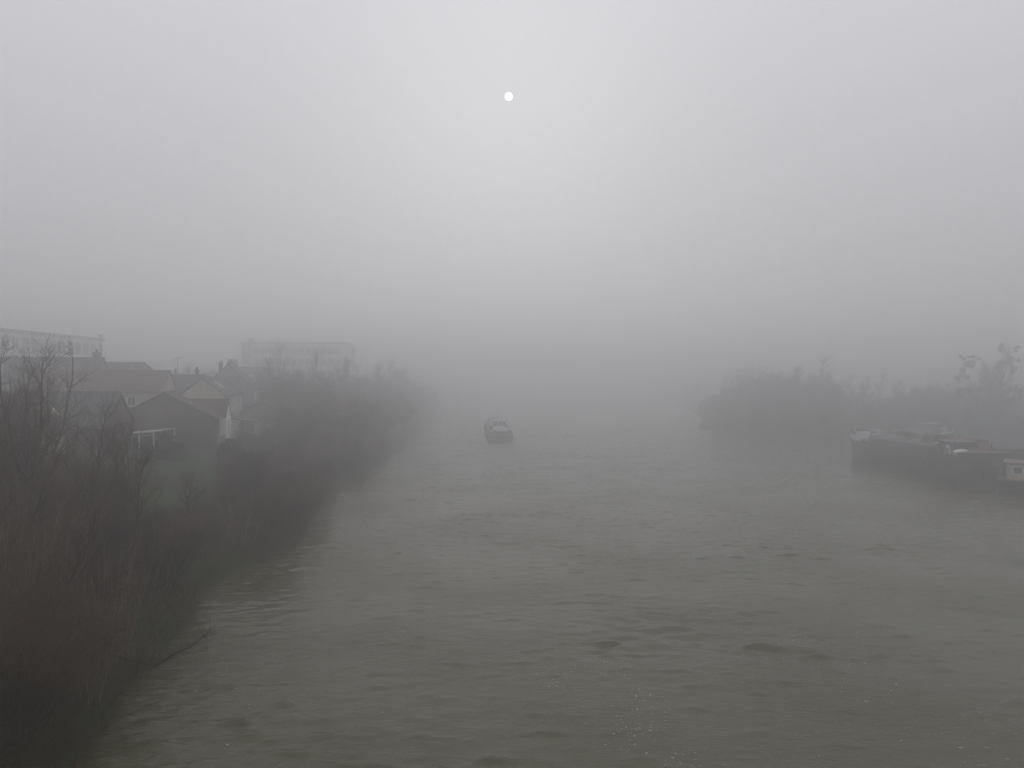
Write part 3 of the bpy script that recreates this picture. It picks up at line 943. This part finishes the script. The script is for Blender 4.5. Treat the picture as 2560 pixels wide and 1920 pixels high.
# far blocks
def window_grid(t, spots, w, h, mtx_of, frame=M['concrete'], t_=.12):
    proto = None
    for s, z in spots:
        if proto is None:
            fr = MB()
            for a, b in (((-w / 2 - t_, -.10, -h / 2 - t_), (-w / 2, .04, h / 2 + t_)), ((w / 2, -.10, -h / 2 - t_), (w / 2 + t_, .04, h / 2 + t_)),
                         ((-w / 2, -.10, h / 2), (w / 2, .04, h / 2 + t_)), ((-w / 2, -.10, -h / 2 - t_), (w / 2, .04, -h / 2)), ((-.05, -.08, -h / 2), (.05, .03, h / 2))):
                fr.box(a, b)
            f = fr.build('window', frame, t)
            p = MB().box((-w / 2, -.05, -h / 2), (w / 2, .02, h / 2)).build('pane', M['pane'], f)
            proto = f
        else:
            f = copy_tree(proto, t)
        f.matrix_local = mtx_of(s, z)

# long flat roofed block at the far left: its river front runs away along y
t = thing('office_block', 'long flat roofed pale block with rows of tall windows at the far left', 'building', (-100, 108, 3.8))
Lb, Hb = 80, 17.6
MB().box((-16, 0, 0), (0, Lb, Hb)).build('wall', M['concrete'], t)
MB().box((-16.4, -.4, Hb), (.4, Lb + .4, Hb + .75)).build('parapet', M['concrete_dark'], t)
MB().box((-10, 34, Hb + .75), (-3, 41.5, Hb + 2.6)).box((-9, 38, Hb + 2.6), (-8.4, 38.6, Hb + 3.7)).build('lift_housing', M['concrete_dark'], t)
for z in (Hb - 4.1, Hb - 7.8, Hb - 11.5):
    MB().box((0.0, 0, z - .18), (.38, Lb, z + .12)).build('sill_band', M['render_white'], t)
window_grid(t, [(2 + 3.2 * i, z) for z in (Hb - 2.15, Hb - 5.9, Hb - 9.6) for i in range(25)], 2.2, 2.7,
            lambda s, z: Matrix.Translation((0, s, z)) @ Matrix.Rotation(PI / 2, 4, 'Z'))
# middle block, front towards the bridge
t = thing('apartment_block', 'flat roofed apartment block with dark window bands in the middle distance', 'building', (-84.2, 240, 3.9))
Wb, Hb = 31.8, 19.4
MB().box((0, 0, 0), (Wb, 12, Hb)).build('wall', M['concrete'], t)
MB().box((-.3, -.3, Hb), (Wb + .3, 12.3, Hb + .55)).build('parapet', M['concrete_dark'], t)
MB().box((.02, -.25, 0), (2.8, -.003, Hb - .02)).build('end_panel', M['concrete_dark'], t)
MB().box((.8, 3, Hb + .55), (2.4, 5, Hb + 1.9)).build('roof_vent', M['concrete_dark'], t)
for z in (Hb - 4.2, Hb - 7.6, Hb - 11):
    MB().box((2.85, -.4, z - .1), (Wb, -.003, z + .25)).build('sill_band', M['render_white'], t)
window_grid(t, [(4.6 + 2.3 * i, z) for z in (Hb - 2.2, Hb - 5.7, Hb - 9.2, Hb - 12.6) for i in range(12)], 1.75, 1.9,
            lambda s, z: Matrix.Translation((s, 0, z)))
# low pale sheds between
t = thing('warehouse', 'long low warehouse with a pale sheet roof behind the village houses', 'warehouse', (-97, 166, 3.9))
MB().box((0, 0, 0), (40, 20, 8.3)).build('wall', M['concrete'], t)
MB().prism([(-.4, 8.35), (10, 9.5), (20.4, 8.35), (20.4, 8.55), (10, 9.72), (-.4, 8.55)], 0, 40.4, Matrix.Translation((40.2, 0, 0)) @ Matrix.Rotation(PI / 2, 4, 'Z')).build('roof', M['sheet_pale'], t)
MB().box((1, -.06, 6.6), (39, -.003, 7.5)).build('strip_window', M['pane'], t)
for k in range(4):
    MB().box((4 + 9 * k, 3, 8.6), (4.9 + 9 * k, 3.9, 9.9)).build('roof_vent', M['metal_grey'], t)
t = thing('distant_block', 'very faint low block far behind the warehouse', 'building', (-165, 300, 3.9))
MB().box((0, 0, 0), (48, 14, 12.2)).build('wall', M['concrete_dark'], t)
MB().box((14, 2, 12.2), (26, 10, 15.4)).build('upper_storey', M['concrete_dark'], t)
MB().box((-.3, -.3, 12.2), (13.99, 14.3, 12.6)).box((26.01, -.3, 12.2), (48.3, 14.3, 12.6)).build('parapet', M['concrete'], t)
h = gable_house('dark_roof_house', 'hazy house with a dark roof below the middle block', -63.0, 172, ACROSS, 4.5, 9, 9.4, 14.6, M['render_grey'], M['slate_worn'], [('R', 2.5, 7.4, .9, 1.4), ('R', 6, 7.4, .9, 1.4)])
h = gable_house('long_garage', 'hazy low garage with a pale eave beyond the grey house', -54.0, 146, ACROSS, 3.5, 9, 8.6, 9.9, M['render_white'], M['slate_worn'], [('R', 3, 7, 1, .9)], cat='garage')
# parked cars glimpsed behind the thicket
def small_car(x, y, rz, m, label):
    t = thing('parked_car', label, 'car', (x, y, gz(x, y) + .02), rz)
    body = [(-2.05, .32), (-2.08, .62), (-1.9, .84), (-1.15, .92), (-.65, 1.38), (.75, 1.43), (1.45, .98), (2.0, .86), (2.08, .55), (2.05, .3)]
    def sweep(pr, w, mtx=Matrix.Rotation(PI / 2, 4, 'Z')):
        return MB().prism([(a, b) for a, b in pr], -w / 2, w / 2, mtx)
    sweep(body, 1.66).build('body', m, t, bevel=.06)
    for sg in (-1, 1):
        MB().prism([(-1.02, .95), (-.6, 1.31), (.68, 1.36), (1.25, .98)], sg * .832, sg * .842, Matrix.Rotation(PI / 2, 4, 'Z')).build('side_window', M['pane'], t)
    MB().box((-.66, -1.02, .0), (.66, -.98, .5), Matrix.Translation((0, -.06, .93)) @ Matrix.Rotation(-.8, 4, 'X')).build('windscreen', M['pane'], t)
    for yy in (-1.28, 1.3):
        for sg in (-1, 1):
            wv = MB().tube([(sg * .66, yy, .31), (sg * .86, yy, .31)], .31, 14).build('wheel', M['metal_dark'], t)
            MB().tube([(sg * .85, yy, .31), (sg * .875, yy, .31)], .19, 10).build('rim', M['metal_grey'], wv)
    return t
small_car(-39.2, 128, .3, M['paint_white'], 'white car parked just past the grey house')
small_car(-34.4, 133, .4, M['paint_pale'], 'pale grey car glimpsed among the bushes past the houses')

# ------------------------------------------------------------------ boats
def hull_shape(Ln, B, stern=3.0, bow=7.0, bluff=2.4):
    ss = np.concatenate([np.linspace(0, stern, 9), np.linspace(stern, Ln - bow, 12)[1:], np.linspace(Ln - bow, Ln, 14)[1:]])
    w = []
    for s in ss:
        if s < stern: q = math.sqrt(max(0, 1 - (1 - s / stern) ** 2.6)) * .52 + .48
        elif s > Ln - bow: q = max(0.02, 1 - ((s - Ln + bow) / bow) ** bluff) ** .75
        else: q = 1
        w.append(B / 2 * q)
    return ss, np.array(w)

def barge(name, label, x, y, rz, Ln, B, deck_z, bow_up, stern_up, hull_m, hatch_m, top_m, cat='barge', wheelhouse=True, bow_white=True, hatch_h=.9, open_hold=False, wh_m=None,
          wh_h=2.3, stern_len=3.0, bow_len=7.0, bulwark=.55):
    t = thing(name, label, cat, (x, y, 0), rz)
    ss, w = hull_shape(Ln, B, stern_len, bow_len)
    zt = deck_z + bow_up * np.clip((ss - Ln * .72) / (Ln * .28), 0, 1) ** 1.8 + stern_up * np.clip(1 - ss / (Ln * .16), 0, 1) ** 1.3
    rake = np.clip((ss - Ln + 3) / 3, 0, 1)
    def loft(z_of, off, closed_bottom=False):
        """Left and right skins between successive height curves."""
        vs, fs = [], []
        n, k = len(ss), len(z_of)
        for sg in (-1, 1):
            b = len(vs)
            for i in range(n):
                for j, (z, q, fw) in enumerate(z_of):
                    vs.append((sg * (w[i] * q(i) + off), ss[i] + fw * rake[i], z(i)))
            for i in range(n - 1):
                for j in range(k - 1):
                    fs.append((b + i * k + j, b + (i + 1) * k + j, b + (i + 1) * k + j + 1, b + i * k + j + 1))
        h = n * k
        for j in range(k - 1):                  # transom and stem
            fs.append((j, j + 1, h + j + 1, h + j))
            a = (n - 1) * k
            fs.append((a + j, a + j + 1, h + a + j + 1, h + a + j))
        return vs, fs
    q1 = lambda i: 1.0
    q9 = lambda i: .965
    vs, fs = loft([(lambda i: -1.0, lambda i: .88, -.6), (lambda i: .15, q9, -.25), (lambda i: zt[i] * .55, q1, .1), (lambda i: zt[i] - .5, q1, .3)], 0)
    MB().add(vs, fs).build('hull', hull_m, t, smooth=False)
    band = top_m
    vs, fs = loft([(lambda i: zt[i] - .5, q1, .3), (lambda i: zt[i] + bulwark * (1 if ss[i] > Ln - bow_len - 2 or ss[i] < stern_len + 1.5 else .12), q1, .45)], .012)
    n = len(ss)
    MB().add(vs, fs).build('bulwark', hull_m, t)
    # white painted bow
    if bow_white:
        sel = [i for i in range(n) if ss[i] > Ln - bow_len - .2]
        v2, f2 = [], []
        for sg in (-1, 1):
            b = len(v2)
            for c, i in enumerate(sel):
                f = c / (len(sel) - 1)
                lo_z = zt[i] + bulwark * .35 - f * 1.15
                v2 += [(sg * (w[i] + .035), ss[i] + .33 * rake[i], lo_z), (sg * (w[i] + .035), ss[i] + .47 * rake[i], zt[i] + bulwark + .02)]
            for c in range(len(sel) - 1):
                f2.append((b + 2 * c, b + 2 * c + 2, b + 2 * c + 3, b + 2 * c + 1))
        MB().add(v2, f2).build('bow_paint', M['paint_white'], t)
        MB().tube([(0, Ln - .1, .25), (0, Ln + .35, zt[-1] - .4), (0, Ln + .52, zt[-1] + bulwark)], .24, 6).build('stem', M['paint_white'], t)
        for sg in (-1, 1):
            i = sel[len(sel) // 2]
            MB().box((sg * w[i] - .08, ss[i] - .35, zt[i] - .55), (sg * w[i] + .10, ss[i] + .3, zt[i] - .05)).build('anchor', M['metal_dark'], t)
    # rubbing strake and gunwale, along the whole side
    gv = MB()
    for sg in (-1, 1):
        gv.tube([(sg * (w[i] + .03), ss[i] + .3 * rake[i], zt[i] - .42) for i in range(n)], .07, 5)
    gv.tube([(-w[0] - .03, -.04, zt[0] - .42), (w[0] + .03, -.04, zt[0] - .42)], .07, 5)
    gv.build('rubbing_strake', hull_m, t)
    tr = MB()
    tr.tube([(-w[i] - .02, ss[i], zt[i] + bulwark + .02) for i in range(8, -1, -1)] + [(w[i] + .02, ss[i], zt[i] + bulwark + .02) for i in range(9)], .06, 5)
    tr.build('stern_rail', top_m, t)
    # deck
    dv = [(sg * w[i] * .985, ss[i] + .2 * rake[i], zt[i] - .06) for i in range(n) for sg in (-1, 1)]
    MB().add(dv, [(2 * i, 2 * i + 1, 2 * i + 3, 2 * i + 2) for i in range(n - 1)]).build('deck', M['deck'], t)
    h0, h1 = stern_len + 6.0, Ln - bow_len - 1.0
    hw = B / 2 - .55
    for sg in (-1, 1):
        MB().box((sg * hw - .08, h0, deck_z - .05), (sg * hw + .08, h1, deck_z + hatch_h)).build('coaming', top_m if open_hold else hatch_m, t)
    MB().box((-hw + .08, h0, deck_z - .05), (hw - .08, h0 + .12, deck_z + hatch_h)).box((-hw + .08, h1 - .12, deck_z - .05), (hw - .08, h1, deck_z + hatch_h)).build('bulkhead', hatch_m, t)
    nh = 9
    for k in range(nh):
        if open_hold and 2 < k < 7: continue
        a = h0 + (h1 - h0) * k / nh
        b = h0 + (h1 - h0) * (k + 1) / nh - .08
        lift = .0 if k % 2 else .06
        arc = [(-hw - .12 + (2 * hw + .24) * q / 8, deck_z + hatch_h + .02 + lift + .42 * math.sin(PI * q / 8)) for q in range(9)]
        MB().prism(arc + [(p, z - .07) for p, z in reversed(arc)], a, b).build('hatch_cover', hatch_m, t)
    if open_hold:
        MB().box((-hw + .1, h0 + .2, .2), (hw - .1, h1 - .2, .3)).build('hold_floor', M['paint_rust'], t)
    # bollards
    for yy in (1.6, stern_len + 4.8, Ln - bow_len + .2, Ln - 2.6):
        for sg in (-1, 1):
            i = int(np.argmin(abs(ss - yy)))
            px = sg * (w[i] - .45)
            MB().tube([(px, yy, zt[i] - .1), (px, yy, zt[i] + .42)], .12, 8).tube([(px, yy + .4, zt[i] - .1), (px, yy + .4, zt[i] + .42)], .12, 8).build('bollard', M['metal_dark'], t)
    # tyres hung along the sides as fenders, a mooring line, deck gear
    for k in range(5):
        q = stern_len + 2 + (Ln - stern_len - bow_len - 4) * k / 4
        i = int(np.argmin(abs(ss - q)))
        for sg in (-1, 1):
            c = (sg * (w[i] + .13), q, zt[i] - .95)
            MB().tube([(c[0], c[1] + .36 * math.cos(2 * PI * a / 12), c[2] + .36 * math.sin(2 * PI * a / 12)) for a in range(13)], .11, 6).tube([(c[0], q, c[2] + .36), (c[0] - sg * .1, q, zt[i] + .1)], .02, 4).build('fender', M['metal_dark'], t)
    MB().box((-hw, h0 - 1.5, deck_z - .05), (-hw + 1.1, h0 - .5, deck_z + .7)).box((.3, h0 - 1.2, deck_z - .05), (1.3, h0 - .4, deck_z + .5)).build('locker', M['paint_rust'], t, bevel=.03)
    # winch on the foredeck
    i = n - 6
    MB().box((-.5, Ln - 3.6, zt[i] - .05), (.5, Ln - 2.9, zt[i] + .5)).tube([(-.85, Ln - 3.2, zt[i] + .55), (.85, Ln - 3.2, zt[i] + .55)], .22, 10).build('winch', M['metal_dark'], t)
    MB().tube([(0, Ln - 1.8, zt[-3] - .1), (0, Ln - 1.8, zt[-3] + 2.1)], [.06, .03], 6).tube([(-.5, Ln - 1.8, zt[-3] + 1.7), (.5, Ln - 1.8, zt[-3] + 1.7)], .025, 4).build('mast', M['metal_grey'], t)
    if wheelhouse:
        a, b = stern_len + 2.4, stern_len + 5.2
        ww = B / 2 - 1.1
        z0, z1 = deck_z - .05, deck_z + wh_h
        wm = wh_m or M['paint_pale']
        wh = MB().box((-ww, a, z0), (ww, b, z1)).build('wheelhouse', wm, t, bevel=.05)
        MB().box((-ww - .25, a - .25, z1), (ww + .25, b + .3, z1 + .12)).build('wheelhouse_roof', M['hatch'] if wh_m is M['paint_rust'] else M['paint_white'] if wh_m else M['paint_pale'], t, bevel=.04)
        gl = MB()
        for k in range(3):
            c = -ww + ww * 2 * (k + .5) / 3
            gl.box((c - ww * .27, a - .025, z1 - .95), (c + ww * .27, a - .003, z1 - .2))
        gl.build('rear_window', M['pane'], wh)
        for sg in (-1, 1):
            g2 = MB()
            for k in range(2):
                c = a + (b - a) * (k + .5) / 2
                g2.box((sg * ww + (.003 if sg > 0 else -.025), c - .5, z1 - .95), (sg * ww + (.025 if sg > 0 else -.003), c + .5, z1 - .2))
            g2.build('side_window', M['pane'], wh)
        # cabin abaft, rails, davit, stove pipe
        MB().box((-ww - .2, 1.6, z0), (ww + .2, a - .3, deck_z + .85)).build('aft_cabin', wm, t, bevel=.06)
        rl = MB()
        for sg in (-1, 1):
            for k in range(5):
                q = 1.0 + k * 1.7
                i = int(np.argmin(abs(ss - q)))
                rl.tube([(sg * (w[i] - .12), q, zt[i]), (sg * (w[i] - .12), q, zt[i] + 1.15)], .022, 4)
            rl.tube([(sg * (w[int(np.argmin(abs(ss - q)))] - .12), q, zt[int(np.argmin(abs(ss - q)))] + 1.15) for q in (1, 2.7, 4.4, 6.1, 7.8)], .022, 4)
        rl.build('railing', M['metal_grey'], t)
        MB().tube([(ww - .2, 2.4, deck_z + .7), (ww - .2, 2.4, deck_z + 1.7)], .08, 8).build('stove_pipe', M['metal_dark'], t)
        MB().tube([(-.3, b, z1 + .1), (-.3, b, z1 + 1.3)], [.04, .02], 5).tube([(-.9, b, z1 + .85), (.3, b, z1 + .85)], .02, 4).build('wheelhouse_mast', M['metal_grey'], t)
    return t, ss, w, zt

# the moving barge, seen from astern
M['hatch_pale'] = mat('hatch_pale', (.24, .24, .25), .55, .25, .7, .35)
t, ss, w, zt = barge('river_barge', 'dark laden barge steaming away upriver in mid stream, seen from astern', BARGE_POS[0], BARGE_POS[1], BARGE_ROT, 38.5, 4.7, 1.75, .95, .05,
                     M['hull_black'], M['hatch_pale'], M['paint_white'], wheelhouse=True, bow_white=False, hatch_h=.85, stern_len=2.2, bulwark=.35, wh_h=2.15, wh_m=M['paint_white'])
MB().box((-2.0, -.05, 1.42), (2.0, -.012, 1.50)).build('stern_line', M['paint_white'], t)
MB().tube([(-2.2, 7.0, 1.7), (-2.2, 7.0, 4.3)], [.10, .07], 6).tube([(-2.2, 7.0, 4.2), (-1.5, 6.6, 3.4), (-1.3, 6.5, 3.0)], .06, 5).build('davit', M['metal_dark'], t)
MB().tube([(-1.8, 33.5, 2.4), (-1.2, 33.5, 3.55), (1.2, 33.5, 3.55), (1.8, 33.5, 2.4)], .05, 5).build('bow_hoop', M['metal_grey'], t)
for sg in (-1, 1):
    lamp = MB().tube([(sg * 1.3, 4.4, 3.9), (sg * 1.3, 4.4, 4.35)], .09, 8).build('navigation_light', M['metal_dark'], t)

# long moored barge with the white bow
MR = math.radians(1.5)
t, ss, w, zt = barge('moored_barge', 'long dark moored barge with a white painted bow and lettering on its stern', 54.7, 87.4, MR, 33.0, 5.4, 2.85, 1.15, .35,
                     M['hull_brown'], M['hatch'], M['paint_pale'], wheelhouse=True, hatch_h=.8, stern_len=2.6, bow_len=7.5, wh_m=M['paint_rust'], wh_h=1.6)
MB().box((-1.5, 28.6, 3.1), (.2, 30.0, 4.15)).box((.5, 27.6, 3.0), (1.6, 28.8, 3.9)).build('bow_locker', M['paint_white'], t, bevel=.05)
def deck_gear(name, label, cat, group, spots, make):
    first = None
    for q, (lx, ly, lz) in enumerate(spots):
        p = t.matrix_basis @ Vector((lx, ly, lz))
        if first is None:
            o = first = make()
            o.name = name
            tag(o, label, cat, group)
        else:
            o = first.copy()
            C.objects.link(o)
        o.location = p
        o.rotation_euler = (0, 0, q * .9)
bpy.context.view_layer.update()
def drum_mesh():
    m = MB().tube([(0, 0, 0), (0, 0, .28), (0, 0, .30), (0, 0, .58), (0, 0, .60), (0, 0, .88)], [.29, .29, .31, .31, .29, .29], 14)
    return m.tube([(.12, 0, .88), (.12, 0, .92)], .04, 8).build('oil_drum', M['paint_rust'])
def crate_mesh():
    m = MB()
    for k in range(4):
        z = .05 + k * .17
        m.box((-.5, -.4, z), (.5, -.36, z + .13)).box((-.5, .36, z), (.5, .4, z + .13)).box((-.5, -.355, z), (-.46, .355, z + .13)).box((.46, -.355, z), (.5, .355, z + .13))
    for px in (-.45, .41):
        for py in (-.35, .31):
            m.box((px, py, 0), (px + .04, py + .04, .74))
    return m.box((-.455, -.355, .06), (.455, .355, .1)).build('crate', M['fence_wood'])
deck_gear('oil_drum', 'rusty oil drum standing on the deck of the long moored barge', 'oil drum', 'oil drums on the moored barge', [(-1.9, 8.3, 2.82), (-1.2, 8.6, 2.82), (-1.7, 9.0, 2.82), (1.6, 2.2, 3.0)], drum_mesh)
deck_gear('crate', 'slatted wooden crate on the hatches of the long moored barge', 'crate', 'crates on the moored barge', [(-.9, 11.5, 4.05), (.6, 12.4, 4.1), (-.2, 17.2, 4.1), (.9, 21.0, 4.05)], crate_mesh)
let = MB()                                    # two rows of worn lettering across the stern, too small to read
r = random.Random(2)
for row, (z, n, x0) in enumerate(((2.62, 9, -.15), (2.36, 9, -.05))):
    for k in range(n):
        px = x0 + k * .135
        hh = .17 if row == 0 else .11
        let.box((px, -.075, z), (px + .03, -.03, z + hh))
        if r.random() < .7: let.box((px + .03, -.075, z + hh - .03), (px + .095, -.03, z + hh))
        if r.random() < .5: let.box((px + .03, -.075, z), (px + .095, -.03, z + .03))
        if r.random() < .5: let.box((px + .07, -.075, z + .031), (px + .095, -.03, z + hh - .031))
let.build('name_lettering', M['paint_pale'], t)
MB().box((-1.3, -.06, 3.05), (.4, -.02, 3.12)).build('stern_line', M['paint_rust'], t)

# dinghy under a tied white cover, on the stern deck
def dinghy(x, y, z, rz, label):
    t = thing('dinghy', label, 'dinghy', (x, y, z), rz)
    ss, w = hull_shape(3.4, 1.5, .6, 1.6, 2.0)
    vs, fs = [], []
    k = 4
    for i in range(len(ss)):
        for sg, zz in ((-1, .5), (-.72, .08), (.72, .08), (1, .5)):
            vs.append((sg * w[i], ss[i], zz + .22 * (ss[i] / 3.4) ** 2))
    for i in range(len(ss) - 1):
        for j in range(3):
            fs.append((i * k + j, i * k + j + 1, (i + 1) * k + j + 1, (i + 1) * k + j))
    fs += [(0, 1, 2, 3), tuple((len(ss) - 1) * k + j for j in range(4))]
    MB().add(vs, fs).build('hull', M['paint_pale'], t)
    cv, cf = [], []
    for i in range(len(ss)):
        for q in range(9):
            a = PI * q / 8
            cv.append((-math.cos(a) * (w[i] + .03), ss[i], .5 + .22 * (ss[i] / 3.4) ** 2 + math.sin(a) * .62 * math.sin(PI * min(1, .15 + .8 * ss[i] / 3.4)) * min(1, w[i] * 2)))
    for i in range(len(ss) - 1):
        for q in range(8):
            cf.append((i * 9 + q, i * 9 + q + 1, (i + 1) * 9 + q + 1, (i + 1) * 9 + q))
    cf.append(tuple(range(9)))
    MB().add(cv, cf).build('cover', M['tarp_white'], t, smooth=True)
    for s_ in (1.25, 1.85):
        i = int(np.argmin(abs(ss - s_)))
        MB().tube([(-math.cos(PI * q / 8) * (w[i] + .05), ss[i], .52 + .22 * (ss[i] / 3.4) ** 2 + math.sin(PI * q / 8) * .64 * math.sin(PI * min(1, .15 + .8 * ss[i] / 3.4)) * min(1, w[i] * 2)) for q in range(9)], .025, 4).build('strap', M['metal_dark'], t)
    return t
dy = dinghy(53.6, 90.2, 3.0, math.radians(100), 'white covered dinghy tied with dark straps on the moored barge stern')
dy.scale = (.62, .62, .8)
t = thing('ventilator', 'white cowl ventilator beside the covered dinghy', 'ventilator', (52.6, 92.4, 2.7))
MB().tube([(0, 0, 0), (0, 0, .95), (-.08, 0, 1.2), (-.32, -.05, 1.34)], [.11, .11, .14, .22], 10).build('cowl', M['paint_white'], t)

# rust red open barge alongside
barge('hopper_barge', 'rust red open barge moored on the bank side of the long dark barge', 61.4, 93.0, MR, 27.0, 5.2, 2.75, .7, .3,
      M['hull_brown'], M['paint_rust'], M['paint_rust'], wheelhouse=False, bow_white=False, open_hold=True, hatch_h=1.0)
# second barge lying across, its pale gunwale running away to the right
t, ss, w, zt = barge('moored_barge', 'dark moored barge lying askew behind with a pale gunwale', 81.0, 145.0, math.radians(133), 30.0, 5.2, 2.3, .5, .2,
                     M['hull_black'], M['hatch'], M['paint_pale'], wheelhouse=True, bow_white=False, hatch_h=.5, wh_h=1.7)
gv = MB()
for sg in (-1, 1):
    gv.tube([(sg * (w[i] + .05), ss[i], zt[i] + .08) for i in range(6, len(ss) - 4)], .16, 5)
gv.build('gunwale', M['paint_white'], t)
MB().box((-1.9, 24.4, 2.3), (1.9, 26.2, 2.95)).build('forward_hatch', M['paint_white'], t, bevel=.05)
# blue barge
t, ss, w, zt = barge('blue_barge', 'blue hulled barge with a white wheelhouse lying under the mistletoe tree', 131.0, 146.0, math.radians(84), 42.0, 5.4, 4.2, .7, .2,
                     M['hull_blue'], M['hatch'], M['paint_white'], wheelhouse=True, bow_white=False, hatch_h=.6, wh_m=M['paint_white'], wh_h=2.4)
# low working pontoon and small craft at the far bank
def motor_boat(x, y, rz, s, label):
    t = thing('motor_boat', label, 'boat', (x, y, 0), rz)
    ss, w = hull_shape(6 * s, 2.2 * s, .8, 3.0, 2.0)
    vs, fs = [], []
    for i in range(len(ss)):
        for sg, zz in ((-1, .8), (-.85, .1), (.85, .1), (1, .8)):
            vs.append((sg * w[i], ss[i], zz * s + .3 * (ss[i] / 6) ** 2 * (1 if zz > .5 else 0)))
    for i in range(len(ss) - 1):
        for j in range(3):
            fs.append((i * 4 + j, i * 4 + j + 1, (i + 1) * 4 + j + 1, (i + 1) * 4 + j))
        fs.append((i * 4 + 3, i * 4, (i + 1) * 4, (i + 1) * 4 + 3))
    fs += [(0, 1, 2, 3)]
    MB().add(vs, fs).build('hull', M['paint_white'], t)
    c = MB().prism([(1.2 * s, .8 * s), (1.3 * s, 1.55 * s), (3.1 * s, 1.5 * s), (3.9 * s, .9 * s)], -.8 * s, .8 * s, Matrix.Rotation(PI / 2, 4, 'Z')).build('cabin', M['paint_white'], t, bevel=.04)
    MB().box((-.82 * s, 1.5 * s, 1.05 * s), (.82 * s, 2.9 * s, 1.35 * s)).build('window', M['pane'], c)
    return t
motor_boat(88.5, 165.6, math.radians(75), 1.0, 'small white motor boat moored at the far bank, the brighter of two')
motor_boat(82.0, 168.8, math.radians(65), .8, 'small white motor boat moored at the far bank, the duller of two')

# houseboat at the right edge
t = thing('houseboat', 'cream houseboat with square windows at the right edge in front of the barges', 'houseboat', (52.7, 83.4, 0), math.radians(-126))
ss, w = hull_shape(15.0, 3.8, 1.2, 3.0)
vs, fs = [], []
for i in range(len(ss)):
    for sg, zz in ((-1, 1.35), (-.94, .2), (-.8, -.7), (.8, -.7), (.94, .2), (1, 1.35)):
        vs.append((sg * w[i], ss[i], zz))
for i in range(len(ss) - 1):
    for j in range(5):
        fs.append((i * 6 + j, i * 6 + j + 1, (i + 1) * 6 + j + 1, (i + 1) * 6 + j))
    fs.append((i * 6 + 5, i * 6, (i + 1) * 6, (i + 1) * 6 + 5))
fs += [tuple(range(6)), tuple((len(ss) - 1) * 6 + j for j in range(6))]
MB().add(vs, fs).build('hull', M['hull_black'], t)
cab = MB().box((-1.65, .9, 1.3), (1.65, 12.0, 3.15)).build('cabin', M['hull_cream'], t, bevel=.06)
MB().prism([(-1.9, 3.16), (1.9, 3.16), (1.9, 3.27), (0, 3.5), (-1.9, 3.27)], .6, 12.3).build('roof', M['varnish'], t)
for sg in (-1, 1):
    for k in range(6):
        yy = 1.9 + k * 1.75
        x0, x1 = (1.655, 1.70) if sg > 0 else (-1.70, -1.655)
        f = MB().box((x0, yy - .46, 2.05), (x1, yy + .46, 2.92)).build('window', M['white_wood'], t)
        x2, x3 = (1.703, 1.72) if sg > 0 else (-1.72, -1.703)
        MB().box((x2, yy - .37, 2.14), (x3, yy + .37, 2.83)).build('pane', M['pane'], f)
    MB().box((sg * 1.68 - .05, 1.0, 1.33), (sg * 1.68 + .05, 11.9, 1.45)).build('rubbing_strake', M['varnish'], t)
MB().box((-.4, .84, 1.35), (.4, .895, 2.95)).build('door', M['varnish'], t)
MB().tube([(-1.7, .25, 1.3), (-1.7, .25, 2.2), (1.7, .25, 2.2), (1.7, .25, 1.3)], .04, 5).build('stern_rail', M['metal_grey'], t)

# ------------------------------------------------------------------ the sun's disc, seen through the fog, and the fog itself
bm = bmesh.new()
bmesh.ops.create_uvsphere(bm, u_segments=48, v_segments=32, radius=4000 * math.tan(math.radians(.27)))
me = bpy.data.meshes.new('sun')
bm.to_mesh(me)
bm.free()
sm = bpy.data.materials.new('sun')
sm.use_nodes = True
st = sm.node_tree
st.nodes.clear()
so = st.nodes.new('ShaderNodeOutputMaterial')
se = st.nodes.new('ShaderNodeEmission')
se.inputs[0].default_value = (1, .99, .97, 1)
se.inputs[1].default_value = 9
st.links.new(se.outputs[0], so.inputs[0])
me.materials.append(sm)
so = bpy.data.objects.new('sun', me)
C.objects.link(so)
so.location = SUN_DIR * 4000 + Vector((0, 0, CAM_H))
tag(so, kind='structure')

hz = MB().box((-1000, -150, -2.3), (1000, 1100, 34)).build('haze', M['foam'])
hm = bpy.data.materials.new('haze')
hm.use_nodes = True
ht = hm.node_tree
ht.nodes.clear()
ho = ht.nodes.new('ShaderNodeOutputMaterial')
hv = ht.nodes.new('ShaderNodeVolumePrincipled')
hv.inputs['Color'].default_value = (.99, .99, 1, 1)
hv.inputs['Density'].default_value = HAZE_DENSITY
hv.inputs['Anisotropy'].default_value = .84
ht.links.new(hv.outputs[0], ho.inputs['Volume'])
hz.data.materials.clear()
hz.data.materials.append(hm)
tag(hz, kind='stuff')
